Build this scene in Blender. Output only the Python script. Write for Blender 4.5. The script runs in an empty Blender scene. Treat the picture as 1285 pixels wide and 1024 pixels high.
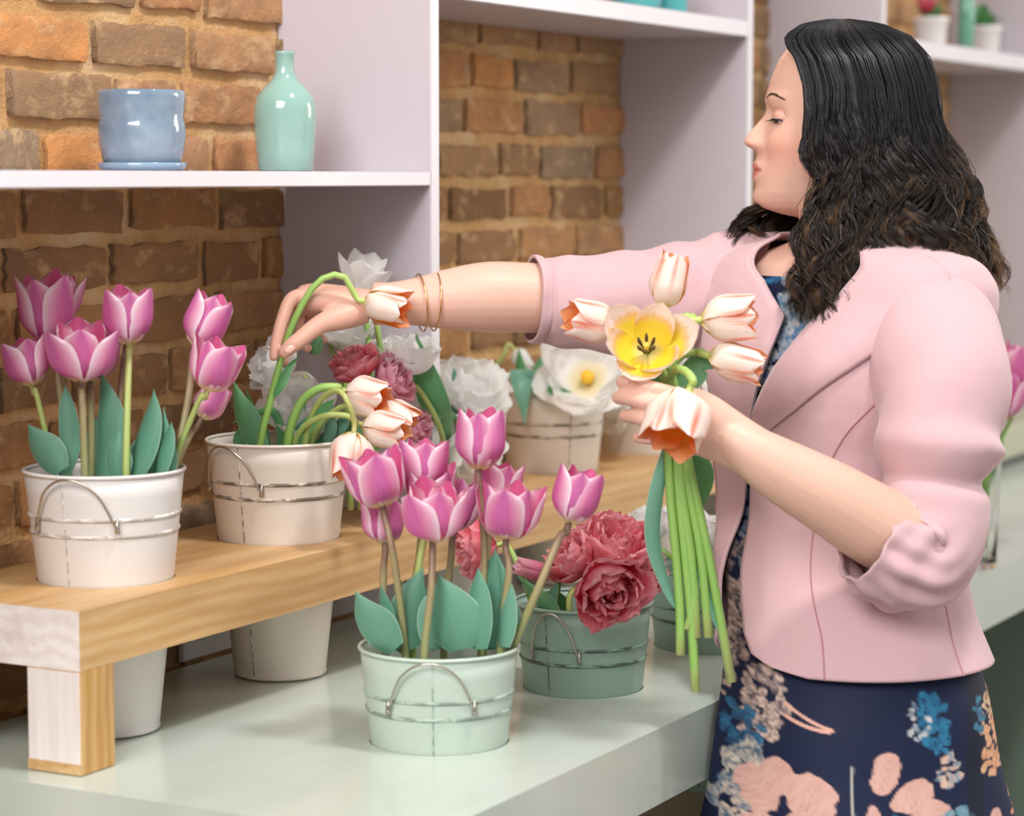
import bpy, bmesh, math, random
import numpy as np
from mathutils import Vector, Matrix, noise
from mathutils.geometry import delaunay_2d_cdt

SC = bpy.context.scene
COL = SC.collection
rnd = random.Random(7)
PI = math.pi

# ------------------------------------------------------------------ camera
F = 3034.0                                   # focal length in pixels of the 1285 wide frame
CAM = Vector((0.0, 0.0, 1.46))
PITCH = math.atan((512 - 222) / F)
RT = Vector((1, 0, 0))
UP = Vector((0, math.sin(PITCH), math.cos(PITCH)))
FW = Vector((0, math.cos(PITCH), -math.sin(PITCH)))
cd = bpy.data.cameras.new('camera')
cam = bpy.data.objects.new('camera', cd)
COL.objects.link(cam)
cam.location = CAM
cam.rotation_euler = (PI / 2 - PITCH, 0, 0)
cd.sensor_fit = 'HORIZONTAL'
cd.sensor_width = 36.0
cd.lens = F * 36.0 / 1285.0
cd.clip_start = 0.05
cd.clip_end = 60
cd.dof.use_dof = True
cd.dof.focus_distance = 2.78
cd.dof.aperture_fstop = 4.0
SC.camera = cam

# ------------------------------------------------------------------ world, lights, exposure
w = bpy.data.worlds.new('world')
SC.world = w
w.use_nodes = True
bg = w.node_tree.nodes['Background']
bg.inputs[0].default_value = (1.0, 0.97, 0.95, 1)
bg.inputs[1].default_value = 0.74


def area(name, loc, target, size, power, color, size_y=None):
    l = bpy.data.lights.new(name, 'AREA')
    l.energy = power
    l.color = color
    l.size = size
    if size_y:
        l.shape = 'RECTANGLE'
        l.size_y = size_y
    o = bpy.data.objects.new(name, l)
    COL.objects.link(o)
    o.location = loc
    d = Vector(target) - Vector(loc)
    o.rotation_euler = d.to_track_quat('-Z', 'Y').to_euler()
    return o


area('ceiling_lamp', (0.75, 1.9, 3.5), (0.1, 2.9, 1.0), 0.32, 44, (1.0, 0.96, 0.92))
area('window_light', (-1.1, -0.5, 3.2), (0.2, 2.9, 1.1), 2.0, 118, (1.0, 0.98, 0.97), 1.4)
area('doorway_light', (3.4, 4.4, 2.3), (0.5, 2.9, 1.2), 1.2, 34, (1.0, 0.9, 0.76))
vs = SC.view_settings
SC.display_settings.display_device = 'sRGB'
vs.view_transform = 'Standard'
vs.look = 'None'
vs.use_curve_mapping = False
vs.gamma = 1.0
vs.exposure = 0.0


# ------------------------------------------------------------------ point helpers
def P(px, py, d):
    px, py, d = float(px), float(py), float(d)
    return CAM + d * (RT * ((px - 642.5) / F) + UP * ((512 - py) / F) + FW)


def G(px, py, z):
    r = RT * ((px - 642.5) / F) + UP * ((512 - py) / F) + FW
    return CAM + r * ((z - CAM.z) / r.z)


TH = math.atan(((2300 - 642.5) / F) * math.cos(PITCH))
DU = Vector((math.sin(TH), math.cos(TH), 0))          # along the counter, away from the camera
DV = Vector((-math.cos(TH), math.sin(TH), 0))         # towards the brick wall
FRAME = Matrix(((DU.x, DV.x, 0), (DU.y, DV.y, 0), (0, 0, 1))).to_4x4()
ZC = 0.86                                              # counter top
ZW = 1.028                                             # wooden riser top


# ------------------------------------------------------------------ object helpers
def hexc(h, a=1.0):
    v = [int(h[i:i + 2], 16) / 255 for i in (0, 2, 4)]
    return tuple((c / 12.92 if c <= 0.04045 else ((c + 0.055) / 1.055) ** 2.4) for c in v) + (a,)


def link(name, me, parent=None, loc=None, mat4=None):
    o = bpy.data.objects.new(name, me)
    COL.objects.link(o)
    if parent is not None:
        o.parent = parent
    if mat4 is not None:
        o.matrix_local = mat4
    elif loc is not None:
        o.location = loc
    return o


def tag(o, label=None, cat=None, group=None, kind=None):
    if label: o['label'] = label
    if cat: o['category'] = cat
    if group: o['group'] = group
    if kind: o['kind'] = kind
    return o


def thing(name, label, cat, loc, group=None):
    o = link(name, None, None, loc)
    o.empty_display_size = 0.02
    return tag(o, label, cat, group)


def mk(name, V, Fc, mats, uv=None, smooth=True, mi=None, col=None):
    """mesh from vertex array and (quad/tri) faces; uv per vertex; mi per face; col per vertex"""
    me = bpy.data.meshes.new(name)
    V = np.asarray(V, dtype=np.float64).reshape(-1, 3)
    if isinstance(Fc, np.ndarray):
        n, k = Fc.shape
        me.vertices.add(len(V)); me.vertices.foreach_set('co', V.ravel())
        me.loops.add(n * k); me.loops.foreach_set('vertex_index', Fc.ravel().astype(np.int32))
        me.polygons.add(n)
        me.polygons.foreach_set('loop_start', np.arange(0, n * k, k, dtype=np.int32))
        me.update(calc_edges=True)
    else:
        me.from_pydata(V.tolist(), [], Fc)
    li = np.empty(len(me.loops), dtype=np.int32)
    me.loops.foreach_get('vertex_index', li)
    if uv is not None:
        l = me.uv_layers.new(name='UVMap')
        l.data.foreach_set('uv', np.asarray(uv, dtype=np.float32)[li].ravel())
    if col is not None:
        a = me.color_attributes.new('Col', 'FLOAT_COLOR', 'POINT')
        c = np.ones((len(V), 4), dtype=np.float32); c[:, :3] = col
        a.data.foreach_set('color', c.ravel())
    for m in (mats if isinstance(mats, (list, tuple)) else [mats]):
        me.materials.append(m)
    if mi is not None:
        me.polygons.foreach_set('material_index', np.asarray(mi, dtype=np.int32))
    me.polygons.foreach_set('use_smooth', np.full(len(me.polygons), smooth))
    me.update()
    return me


def grid_faces(nr, nc, closed=False):
    i = np.arange(nr - 1)[:, None]
    j = np.arange(nc if closed else nc - 1)[None, :]
    a = i * nc + j
    b = i * nc + (j + 1) % nc
    return np.stack([a, b, b + nc, a + nc], -1).reshape(-1, 4)


def crom(pts, n):
    """smooth curve through points -> (n,k) array"""
    p = np.array([list(q) for q in pts], dtype=float)
    if len(p) == 2:
        t = np.linspace(0, 1, n)[:, None]
        return p[0] * (1 - t) + p[1] * t
    p = np.vstack([2 * p[0] - p[1], p, 2 * p[-1] - p[-2]])
    m = len(p) - 3
    out = []
    for t in np.linspace(0, m, n):
        k = min(int(t), m - 1); f = t - k
        a, b, c, d = p[k], p[k + 1], p[k + 2], p[k + 3]
        out.append(0.5 * (2 * b + (c - a) * f + (2 * a - 5 * b + 4 * c - d) * f * f + (3 * b - a - 3 * c + d) * f ** 3))
    return np.array(out)


def frames(path):
    T = np.gradient(path, axis=0)
    T /= np.linalg.norm(T, axis=1)[:, None] + 1e-12
    ref = np.array([0.0, 0, 1]) if abs(T[0][2]) < 0.9 else np.array([1.0, 0, 0])
    N = []
    n = np.cross(np.cross(T[0], ref), T[0])
    for t in T:
        n = n - t * np.dot(n, t)
        n /= np.linalg.norm(n) + 1e-12
        N.append(n.copy())
    N = np.array(N)
    return T, N, np.cross(T, N)


def tube(path, rad, n=8, cap=True, flat=None, disp=None):
    """verts, quads, uv of a tube; rad per point; flat = (scaleN, scaleB)"""
    path = np.asarray(path, float)
    m = len(path)
    rad = np.broadcast_to(np.asarray(rad, float), (m,))
    T, N, B = frames(path)
    a = np.linspace(0, 2 * PI, n, endpoint=False)
    fn, fb = flat if flat else (1, 1)
    R = np.ones((m, n)) if disp is None else disp(np.linspace(0, 1, m)[:, None], a[None, :])
    V = path[:, None] + (rad[:, None] * R)[..., None] * (N[:, None] * (np.cos(a)[None, :, None] * fn) + B[:, None] * (np.sin(a)[None, :, None] * fb))
    Fq = grid_faces(m, n, True)
    V = V.reshape(-1, 3)
    uv = np.stack([np.broadcast_to(a / (2 * PI), (m, n)), np.broadcast_to(np.linspace(0, 1, m)[:, None], (m, n))], -1).reshape(-1, 2)
    if cap:
        V = np.vstack([V, path[0], path[-1]])
        uv = np.vstack([uv, [0.5, 0], [0.5, 1]])
        j = np.arange(n); k = (j + 1) % n
        c0 = np.stack([k, j, np.full(n, m * n), np.full(n, m * n)], -1)
        c1 = np.stack([j + (m - 1) * n, k + (m - 1) * n, np.full(n, m * n + 1), np.full(n, m * n + 1)], -1)
        faces = [list(f) for f in Fq] + [list(f[:3]) for f in c0] + [list(f[:3]) for f in c1]
        return V, faces, uv
    return V, Fq, uv


def lathe(prof, n=48):
    """prof [(r,z)] -> verts, quads, uv"""
    p = np.array(prof, float)
    a = np.linspace(0, 2 * PI, n, endpoint=False)
    V = np.stack([p[:, 0:1] * np.cos(a), p[:, 0:1] * np.sin(a), np.broadcast_to(p[:, 1:2], (len(p), n))], -1).reshape(-1, 3)
    uv = np.stack([np.broadcast_to(a / (2 * PI), (len(p), n)), np.broadcast_to(np.linspace(0, 1, len(p))[:, None], (len(p), n))], -1).reshape(-1, 2)
    return V, grid_faces(len(p), n, True), uv


def box_bm(x0, x1, y0, y1, z0, z1, bev=0.002, seg=2):
    bm = bmesh.new()
    bmesh.ops.create_cube(bm, size=1)
    for v in bm.verts:
        v.co = Vector((x0 if v.co.x < 0 else x1, y0 if v.co.y < 0 else y1, z0 if v.co.z < 0 else z1))
    if bev:
        bmesh.ops.bevel(bm, geom=bm.edges[:], offset=bev, segments=seg, affect='EDGES', profile=0.5)
    return bm


def bm_mesh(name, bm, mats, smooth=False):
    me = bpy.data.meshes.new(name)
    bm.normal_update()
    bm.to_mesh(me); bm.free()
    for m in (mats if isinstance(mats, (list, tuple)) else [mats]):
        me.materials.append(m)
    me.polygons.foreach_set('use_smooth', np.full(len(me.polygons), smooth))
    return me


# ------------------------------------------------------------------ materials
def new_mat(name):
    m = bpy.data.materials.new(name)
    m.use_nodes = True
    nt = m.node_tree
    b = nt.nodes['Principled BSDF']
    return m, nt, b


def N(nt, typ, ins=None, **kw):
    n = nt.nodes.new(typ)
    for k, v in kw.items():
        setattr(n, k, v)
    for k, v in (ins or {}).items():
        s = n.inputs[k]
        if hasattr(v, 'is_linked') or isinstance(v, bpy.types.NodeSocket):
            nt.links.new(v, s)
        else:
            s.default_value = v
    return n


def ramp(nt, fac, stops, interp='LINEAR'):
    n = nt.nodes.new('ShaderNodeValToRGB')
    n.color_ramp.interpolation = interp
    e = n.color_ramp.elements
    while len(e) < len(stops):
        e.new(0.5)
    for k, (p, c) in enumerate(stops):
        e[k].position = p
        e[k].color = hexc(c) if isinstance(c, str) else (c, c, c, 1)
    nt.links.new(fac, n.inputs[0])
    return n.outputs[0]


def math_(nt, op, a, b=0.0, c=None):
    n = nt.nodes.new('ShaderNodeMath'); n.operation = op
    for i, v in enumerate((a, b) if c is None else (a, b, c)):
        if isinstance(v, bpy.types.NodeSocket): nt.links.new(v, n.inputs[i])
        else: n.inputs[i].default_value = v
    return n.outputs[0]


def mixc(nt, fac, a, b, blend='MIX'):
    n = nt.nodes.new('ShaderNodeMix'); n.data_type = 'RGBA'; n.blend_type = blend
    for s, v in ((n.inputs[0], fac), (n.inputs[6], a), (n.inputs[7], b)):
        if isinstance(v, bpy.types.NodeSocket): nt.links.new(v, s)
        elif isinstance(v, str): s.default_value = hexc(v)
        else: s.default_value = v
    return n.outputs[2]


def noise_(nt, vec, scale, detail=3, rough=0.55):
    n = N(nt, 'ShaderNodeTexNoise', {'Scale': scale, 'Detail': detail, 'Roughness': rough})
    if vec is not None: nt.links.new(vec, n.inputs['Vector'])
    return n.outputs[0]


def bump_(nt, b, h, strength=0.3, dist=0.002):
    n = N(nt, 'ShaderNodeBump', {'Strength': strength, 'Distance': dist, 'Height': h})
    nt.links.new(n.outputs[0], b.inputs['Normal'])


def coords(nt, kind='Object', scale=(1, 1, 1)):
    t = nt.nodes.new('ShaderNodeTexCoord')
    m = N(nt, 'ShaderNodeMapping', {'Scale': scale})
    nt.links.new(t.outputs[kind], m.inputs[0])
    return m.outputs[0]


def plain(name, c, rough=0.5, metal=0.0, var=0.0, vscale=20, bump=0.0, bscale=60, spec=0.5, coat=0.0, sss=0.0):
    m, nt, b = new_mat(name)
    b.inputs['Roughness'].default_value = rough
    b.inputs['Metallic'].default_value = metal
    b.inputs['Specular IOR Level'].default_value = spec
    b.inputs['Coat Weight'].default_value = coat
    if sss:
        b.inputs['Subsurface Weight'].default_value = sss
        b.inputs['Subsurface Radius'].default_value = (0.006, 0.003, 0.002)
        b.inputs['Subsurface Scale'].default_value = 1.0
    co = coords(nt)
    if var:
        base = hexc(c)
        lo = tuple(x * (1 - var) for x in base[:3]) + (1,)
        hi = tuple(min(1, x * (1 + var)) for x in base[:3]) + (1,)
        nt.links.new(mixc(nt, noise_(nt, co, vscale, 4), lo, hi), b.inputs['Base Color'])
    else:
        b.inputs['Base Color'].default_value = hexc(c)
    if bump:
        bump_(nt, b, noise_(nt, co, bscale, 3), bump, 0.002)
    return m


def petal_mat(name, kind):
    """petal colours from the petal's own UV: u across, v base to tip; the two sides differ"""
    m, nt, b = new_mat(name)
    t = nt.nodes.new('ShaderNodeUVMap')
    sep = N(nt, 'ShaderNodeSeparateXYZ', {0: t.outputs[0]})
    u, v = sep.outputs[0], sep.outputs[1]
    e = math_(nt, 'MULTIPLY', math_(nt, 'ABSOLUTE', math_(nt, 'SUBTRACT', u, 0.5)), 2.0)
    mp = N(nt, 'ShaderNodeMapping', {'Scale': (26, 2.2, 1)}); nt.links.new(t.outputs[0], mp.inputs[0])
    st = noise_(nt, mp.outputs[0], 1.0, 3, 0.6)
    oi = nt.nodes.new('ShaderNodeObjectInfo').outputs['Random']
    back = nt.nodes.new('ShaderNodeNewGeometry').outputs['Backfacing']
    if kind == 'pink':
        core = mixc(nt, oi, 'c83f98', 'b3449c')
        core = mixc(nt, ramp(nt, e, [(0.0, 0.0), (0.6, 1.0)]), core, 'dc62a0')
        core = mixc(nt, math_(nt, 'MULTIPLY', st, 0.5), core, 'efb0d2')
        edge = ramp(nt, math_(nt, 'ADD', math_(nt, 'MULTIPLY', e, 0.86), math_(nt, 'MULTIPLY', math_(nt, 'POWER', v, 4.0), 0.30)), [(0.30, 0.0), (0.60, 0.36), (0.86, 1.0)])
        c = mixc(nt, edge, core, 'fbe6f0')
        inner = mixc(nt, ramp(nt, e, [(0.3, 0.0), (1.0, 1.0)]), 'e06a9f', 'f7d3e2')
        c = mixc(nt, back, c, inner)
        c = mixc(nt, ramp(nt, v, [(0.04, 1.0), (0.2, 0.0)]), c, 'f0dfae')
    elif kind in ('orange', 'opal'):
        c = mixc(nt, math_(nt, 'MULTIPLY', st, 0.35), 'faf3ea', 'f8e4da')
        fl = math_(nt, 'MULTIPLY', ramp(nt, math_(nt, 'ADD', e, math_(nt, 'MULTIPLY', math_(nt, 'SUBTRACT', st, 0.5), 0.9)), [(0.68, 0.0), (1.0, 1.0)]),
                   ramp(nt, v, [(0.3, 0.0), (0.75, 1.0)]))
        c = mixc(nt, math_(nt, 'MULTIPLY', fl, 0.85), c, 'ef8560')
        mid = math_(nt, 'MULTIPLY', ramp(nt, e, [(0.02, 1.0), (0.2, 0.0)]), ramp(nt, v, [(0.25, 0.0), (0.7, 1.0)]))
        c = mixc(nt, math_(nt, 'MULTIPLY', mid, ramp(nt, oi, [(0.1, 0.1), (0.7, 0.9)])), c, 'ee7a5c')
        stops = [(0.0, 'f0d224'), (0.38, 'f4da48'), (0.52, 'f7c98c'), (0.66, 'fae8df')] if kind == 'opal' else [(0.0, 'f2c81e'), (0.4, 'f5b52c'), (0.75, 'f08a36'), (1.0, 'f4b58c')]
        inner = ramp(nt, math_(nt, 'ADD', v, math_(nt, 'MULTIPLY', math_(nt, 'SUBTRACT', st, 0.5), 0.4)), stops)
        c = mixc(nt, back, c, inner)
        c = mixc(nt, ramp(nt, v, [(0.03, 1.0), (0.14, 0.0)]), c, 'ecdc98')
    elif kind == 'coral':
        c = ramp(nt, math_(nt, 'ADD', v, math_(nt, 'MULTIPLY', math_(nt, 'SUBTRACT', st, 0.5), 0.6)), [(0.0, 'd63e58'), (0.5, 'e7627a'), (1.0, 'f7bcc4')])
        c = mixc(nt, math_(nt, 'MULTIPLY', oi, 0.5), c, 'e2485c')
        c = mixc(nt, ramp(nt, e, [(0.7, 0.0), (1.0, 0.6)]), c, 'f2b9c2')
    elif kind == 'rose':
        c = ramp(nt, math_(nt, 'ADD', v, math_(nt, 'MULTIPLY', math_(nt, 'SUBTRACT', st, 0.5), 0.6)), [(0.0, 'd9668a'), (0.5, 'ea98b2'), (1.0, 'f8cdd9')])
        c = mixc(nt, math_(nt, 'MULTIPLY', oi, 0.5), c, 'd8708f')
    else:
        c = mixc(nt, math_(nt, 'MULTIPLY', st, 0.6), 'ffffff', 'faf8f4')
        c = mixc(nt, ramp(nt, v, [(0.02, 1.0), (0.22, 0.0)]), c, 'f3e6b0')
    nt.links.new(c, b.inputs['Base Color'])
    b.inputs['Roughness'].default_value = 0.45
    b.inputs['Specular IOR Level'].default_value = 0.35
    b.inputs['Subsurface Weight'].default_value = 0.0
    # thin petals let light through
    tr = N(nt, 'ShaderNodeBsdfTranslucent', {'Color': c})
    mx = N(nt, 'ShaderNodeMixShader', {0: 0.5 if kind in ('white', 'coral', 'rose') else 0.3})
    nt.links.new(b.outputs[0], mx.inputs[1]); nt.links.new(tr.outputs[0], mx.inputs[2])
    nt.links.new(mx.outputs[0], nt.nodes['Material Output'].inputs[0])
    bump_(nt, b, st, 0.25, 0.0015)
    return m


def stem_mat(name, stops):
    m, nt, b = new_mat(name)
    t = nt.nodes.new('ShaderNodeUVMap')
    sep = N(nt, 'ShaderNodeSeparateXYZ', {0: t.outputs[0]})
    c = ramp(nt, sep.outputs[1], stops)
    c = mixc(nt, math_(nt, 'MULTIPLY', noise_(nt, coords(nt), 90, 3), 0.16), c, 'c3cf92')
    nt.links.new(c, b.inputs['Base Color'])
    b.inputs['Roughness'].default_value = 0.42
    return m


def leaf_mat(name, a, c2):
    m, nt, b = new_mat(name)
    t = nt.nodes.new('ShaderNodeUVMap')
    mp = N(nt, 'ShaderNodeMapping', {'Scale': (34, 1.2, 1)}); nt.links.new(t.outputs[0], mp.inputs[0])
    st = noise_(nt, mp.outputs[0], 1.0, 3)
    c = mixc(nt, st, a, c2)
    oi = nt.nodes.new('ShaderNodeObjectInfo').outputs['Random']
    c = mixc(nt, math_(nt, 'MULTIPLY', oi, 0.35), c, '86b39b')
    sep = N(nt, 'ShaderNodeSeparateXYZ', {0: t.outputs[0]})
    e = math_(nt, 'MULTIPLY', math_(nt, 'ABSOLUTE', math_(nt, 'SUBTRACT', sep.outputs[0], 0.5)), 2.0)
    c = mixc(nt, ramp(nt, e, [(0.9, 0.0), (1.0, 0.6)]), c, 'b9d2b8')
    nt.links.new(c, b.inputs['Base Color'])
    b.inputs['Roughness'].default_value = 0.45
    tr = N(nt, 'ShaderNodeBsdfTranslucent', {'Color': c})
    mx = N(nt, 'ShaderNodeMixShader', {0: 0.18})
    nt.links.new(b.outputs[0], mx.inputs[1]); nt.links.new(tr.outputs[0], mx.inputs[2])
    nt.links.new(mx.outputs[0], nt.nodes['Material Output'].inputs[0])
    bump_(nt, b, st, 0.2, 0.001)
    return m


def wood_mat(name, a, c2, c3, rough=0.45, up=False):
    m, nt, b = new_mat(name)
    co = coords(nt, 'Object', (16, 16, 1.6) if up else (1.6, 16, 16))
    nz = noise_(nt, co, 1.3, 4, 0.6)
    w1 = N(nt, 'ShaderNodeTexWave', {'Scale': 1.1, 'Distortion': 11.0, 'Detail': 4.0, 'Detail Scale': 0.9}, bands_direction='X' if up else 'Z')
    nt.links.new(co, w1.inputs['Vector'])
    fine = noise_(nt, coords(nt, 'Object', (160, 160, 6) if up else (6, 160, 160)), 1.0, 3, 0.6)
    c = mixc(nt, w1.outputs[0], a, c2)
    c = mixc(nt, ramp(nt, nz, [(0.45, 0.0), (0.75, 0.75)]), c, c3)
    c = mixc(nt, ramp(nt, fine, [(0.5, 0.0), (0.8, 0.35)]), c, c3)
    nt.links.new(c, b.inputs['Base Color'])
    b.inputs['Roughness'].default_value = rough
    bump_(nt, b, fine, 0.25, 0.001)
    return m


def metal_paint(name, c, worn='6b655c', amt=0.5, rough=0.38):
    """painted bucket metal: brush marks and a little rub-through along the ridges"""
    m, nt, b = new_mat(name)
    co = coords(nt, 'Object', (18, 18, 2.5))
    n1 = noise_(nt, co, 2.0, 4)
    base = hexc(c)
    lo = tuple(x * 0.88 for x in base[:3]) + (1,)
    col = mixc(nt, n1, lo, base)
    nt.links.new(col, b.inputs['Base Color'])
    b.inputs['Roughness'].default_value = rough
    b.inputs['Specular IOR Level'].default_value = 0.45
    bump_(nt, b, n1, 0.15, 0.001)
    return m


def worn_mat(name, c, worn):
    m, nt, b = new_mat(name)
    n1 = noise_(nt, coords(nt, 'Object', (40, 40, 120)), 1.0, 4, 0.7)
    nt.links.new(mixc(nt, ramp(nt, n1, [(0.44, 0.0), (0.56, 1.0)]), c, worn), b.inputs['Base Color'])
    b.inputs['Roughness'].default_value = 0.45
    return m


M = {}
M['pink'] = petal_mat('pink_petal', 'pink')
M['orange'] = petal_mat('orange_petal', 'orange')
M['opal'] = petal_mat('opal_petal', 'opal')
M['coral'] = petal_mat('coral_petal', 'coral')
M['rose'] = petal_mat('rose_petal', 'rose')
M['white'] = petal_mat('white_petal', 'white')
M['stem_p'] = stem_mat('purple_stem', [(0.0, 'a3b878'), (0.42, '9a8a64'), (0.66, '815c52'), (1.0, '6d474a')])
M['stem_y'] = stem_mat('yellow_green_stem', [(0.0, '9fbf6a'), (0.5, 'a9b566'), (1.0, 'b3a86c')])
M['stem_g'] = stem_mat('green_stem', [(0.0, 'b9c27c'), (0.06, '7fae4f'), (0.5, '8dba5c'), (1.0, 'b9cc72')])
M['leaf'] = leaf_mat('tulip_leaf', '4c8c75', '6ba38a')
M['leaf_g'] = leaf_mat('fresh_leaf', '3f8a4b', '5fa35a')
M['stamen'] = plain('stamen_dark', '55421f', 0.7, var=0.2)
M['pistil'] = plain('pistil_yellow', 'd9c04a', 0.6, var=0.2)
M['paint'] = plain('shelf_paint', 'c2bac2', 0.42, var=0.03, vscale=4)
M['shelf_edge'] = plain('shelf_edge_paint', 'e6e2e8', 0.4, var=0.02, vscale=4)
M['floor'] = plain('concrete_floor', '8d857c', 0.5, var=0.15, vscale=3)
M['wood'] = wood_mat('golden_wood', 'dbb684', 'cfa46c', 'a97e4d')
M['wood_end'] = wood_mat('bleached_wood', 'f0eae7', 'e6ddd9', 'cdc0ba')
M['wood_leg'] = wood_mat('golden_wood_leg', 'd6ad76', 'c3924f', '99703c', 0.45, True)
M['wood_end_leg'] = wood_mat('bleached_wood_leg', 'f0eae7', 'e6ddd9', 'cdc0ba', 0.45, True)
M['rail'] = plain('dark_rail', '6b5d4a', 0.6, var=0.1)
M['steel'] = plain('wire_steel', 'b9b4aa', 0.3, metal=0.9)
M['gold'] = plain('gold', 'e8bd8a', 0.22, metal=1.0)
M['silver'] = plain('silver', 'efeff2', 0.15, metal=1.0)
# ------------------------------------------------------------------ setting: wall, floor
W0 = G(0, 893, ZC)                 # a point of the wall at counter height


def wall_t(px):
    k = (px - 642.5) / F / math.cos(PITCH)         # near the horizon
    return (k * W0.y - W0.x) / (DU.x - k * DU.y)


def at_wall(t, v=0.0, z=0.0):
    p = W0 + DU * t + DV * v
    return Vector((p.x, p.y, z))


def frame_at(p):
    return Matrix.Translation(p) @ FRAME


# mortar wall
def mortar():
    m, nt, b = new_mat('mortar')
    co = coords(nt)
    n1 = noise_(nt, co, 9, 5, 0.65)
    n2 = noise_(nt, co, 70, 4, 0.7)
    c = ramp(nt, n1, [(0.3, 'b08658'), (0.5, 'd0a672'), (0.7, 'e6cda8')])
    c = mixc(nt, math_(nt, 'MULTIPLY', n2, 0.5), c, 'c0966a')
    nt.links.new(c, b.inputs['Base Color'])
    b.inputs['Roughness'].default_value = 0.95
    b.inputs['Specular IOR Level'].default_value = 0.15
    bump_(nt, b, n2, 0.9, 0.006)
    return m


def brick_mat():
    m, nt, b = new_mat('old_brick')
    oi = nt.nodes.new('ShaderNodeObjectInfo')
    t = nt.nodes.new('ShaderNodeTexCoord')
    va = N(nt, 'ShaderNodeVectorMath', {0: t.outputs['Object']}, operation='MULTIPLY')
    va.inputs[1].default_value = (1.0, 0.1, 0.4)
    sc = N(nt, 'ShaderNodeVectorMath', {0: oi.outputs['Location'], 1: (7, 7, 7)}, operation='MULTIPLY')
    ad = N(nt, 'ShaderNodeVectorMath', {0: va.outputs[0], 1: sc.outputs[0]}, operation='ADD')
    co = ad.outputs[0]
    n1 = noise_(nt, co, 2.6, 5, 0.7)
    n2 = noise_(nt, co, 16, 4, 0.7)
    n3 = noise_(nt, co, 4.5, 3, 0.6)
    c = mixc(nt, ramp(nt, n1, [(0.4, 0.0), (0.72, 0.65)]), oi.outputs['Color'], '705a4a')
    c = mixc(nt, ramp(nt, n3, [(0.54, 0.0), (0.72, 0.8)]), c, 'd2b086')
    c = mixc(nt, math_(nt, 'MULTIPLY', n2, 0.4), c, 'b08a66')
    nt.links.new(c, b.inputs['Base Color'])
    b.inputs['Roughness'].default_value = 0.95
    b.inputs['Specular IOR Level'].default_value = 0.08
    bump_(nt, b, n2, 0.6, 0.004)
    return m


M['mortar'] = mortar()
M['brick'] = brick_mat()

o = link('floor', bm_mesh('floor', box_bm(-3, 5, -2.5, 9, -0.08, 0, 0), M['floor']))
tag(o, kind='structure')
wall = link('wall_back', bm_mesh('wall_back', box_bm(-1.7, 5.6, 0.0, 0.2, 0, 2.7, 0), M['mortar']), None, None, frame_at(Vector((W0.x, W0.y, 0))))
tag(wall, kind='structure')


def brick_mesh(seed):
    r = random.Random(seed)
    nx, nz = 11, 5
    V, Fq = [], []
    off = Vector((r.random() * 50, r.random() * 50, r.random() * 50))
    for k in range(nz + 1):
        for i in range(nx + 1):
            x, z = i / nx - 0.5, k / nz - 0.5
            ex, ez = abs(x) * 2, abs(z) * 2
            drop = 0.35 * max(0, ex - 0.93) * 8 * 0.3 + 0.3 * max(0, ez - 0.8) * 1.6
            nv = noise.noise(Vector((x * 4, z * 2, 0)) + off)
            nb = noise.noise(Vector((x * 9, z * 5, 3)) + off)
            x2 = x + 0.035 * noise.noise(Vector((z * 5, x, 7)) + off) * (ex > 0.9)
            z2 = z + 0.11 * noise.noise(Vector((x * 6, z, 11)) + off) * (ez > 0.9)
            V.append((x2, -1 + drop + 0.32 * nv + 0.22 * nb, z2))
    for k in range(nz):
        for i in range(nx):
            a = k * (nx + 1) + i
            Fq.append((a, a + 1, a + nx + 2, a + nx + 1))
    # sides back to the wall
    ring = [i for i in range(nx + 1)] + [k * (nx + 1) + nx for k in range(1, nz + 1)] + \
           [nz * (nx + 1) + i for i in range(nx - 1, -1, -1)] + [k * (nx + 1) for k in range(nz - 1, 0, -1)]
    base = len(V)
    for q in ring:
        x, y, z = V[q]
        V.append((x * 1.01, 0.9, z * 1.01))
    n = len(ring)
    for i in range(n):
        j = (i + 1) % n
        Fq.append((ring[j], ring[i], base + i, base + j))
    return mk('brick', V, Fq, M['brick'])


brick_meshes = [brick_mesh(s) for s in range(8)]
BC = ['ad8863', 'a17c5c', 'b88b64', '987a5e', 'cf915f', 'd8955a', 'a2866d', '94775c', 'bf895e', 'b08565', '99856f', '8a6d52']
BC2 = ['926d4e', '82603f', '9c7450', 'a97b4c', '76593f', '8c7059', '9a7352', 'b18358']  # darker browns below the shelf, partly the shelf's shade put into the colour
row_h = 0.0655
nrow = 0
for k in range(-2, 17):
    z = ZC + 0.004 + k * row_h
    t = -0.95 + (0.09 if k % 2 else 0.0) + rnd.uniform(-0.02, 0.02)
    while t < 2.32:
        L = rnd.choice([0.176, 0.18, 0.172, 0.178, 0.085, 0.12])
        if t > 0.62 and L < 0.1: L = 0.178
        px_ok = (t + L < 0.66) or (t > 0.5 and z > 0.97)
        if px_ok and z > 0.79:
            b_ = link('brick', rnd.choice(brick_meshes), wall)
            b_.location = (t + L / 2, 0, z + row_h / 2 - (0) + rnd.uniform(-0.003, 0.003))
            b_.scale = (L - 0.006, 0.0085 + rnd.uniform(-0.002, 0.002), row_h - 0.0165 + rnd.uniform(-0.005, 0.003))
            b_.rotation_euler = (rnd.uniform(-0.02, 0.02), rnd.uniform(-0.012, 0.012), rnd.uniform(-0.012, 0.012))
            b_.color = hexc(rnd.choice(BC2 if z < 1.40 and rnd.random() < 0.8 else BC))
        t += L + rnd.uniform(0.010, 0.016)

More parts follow.
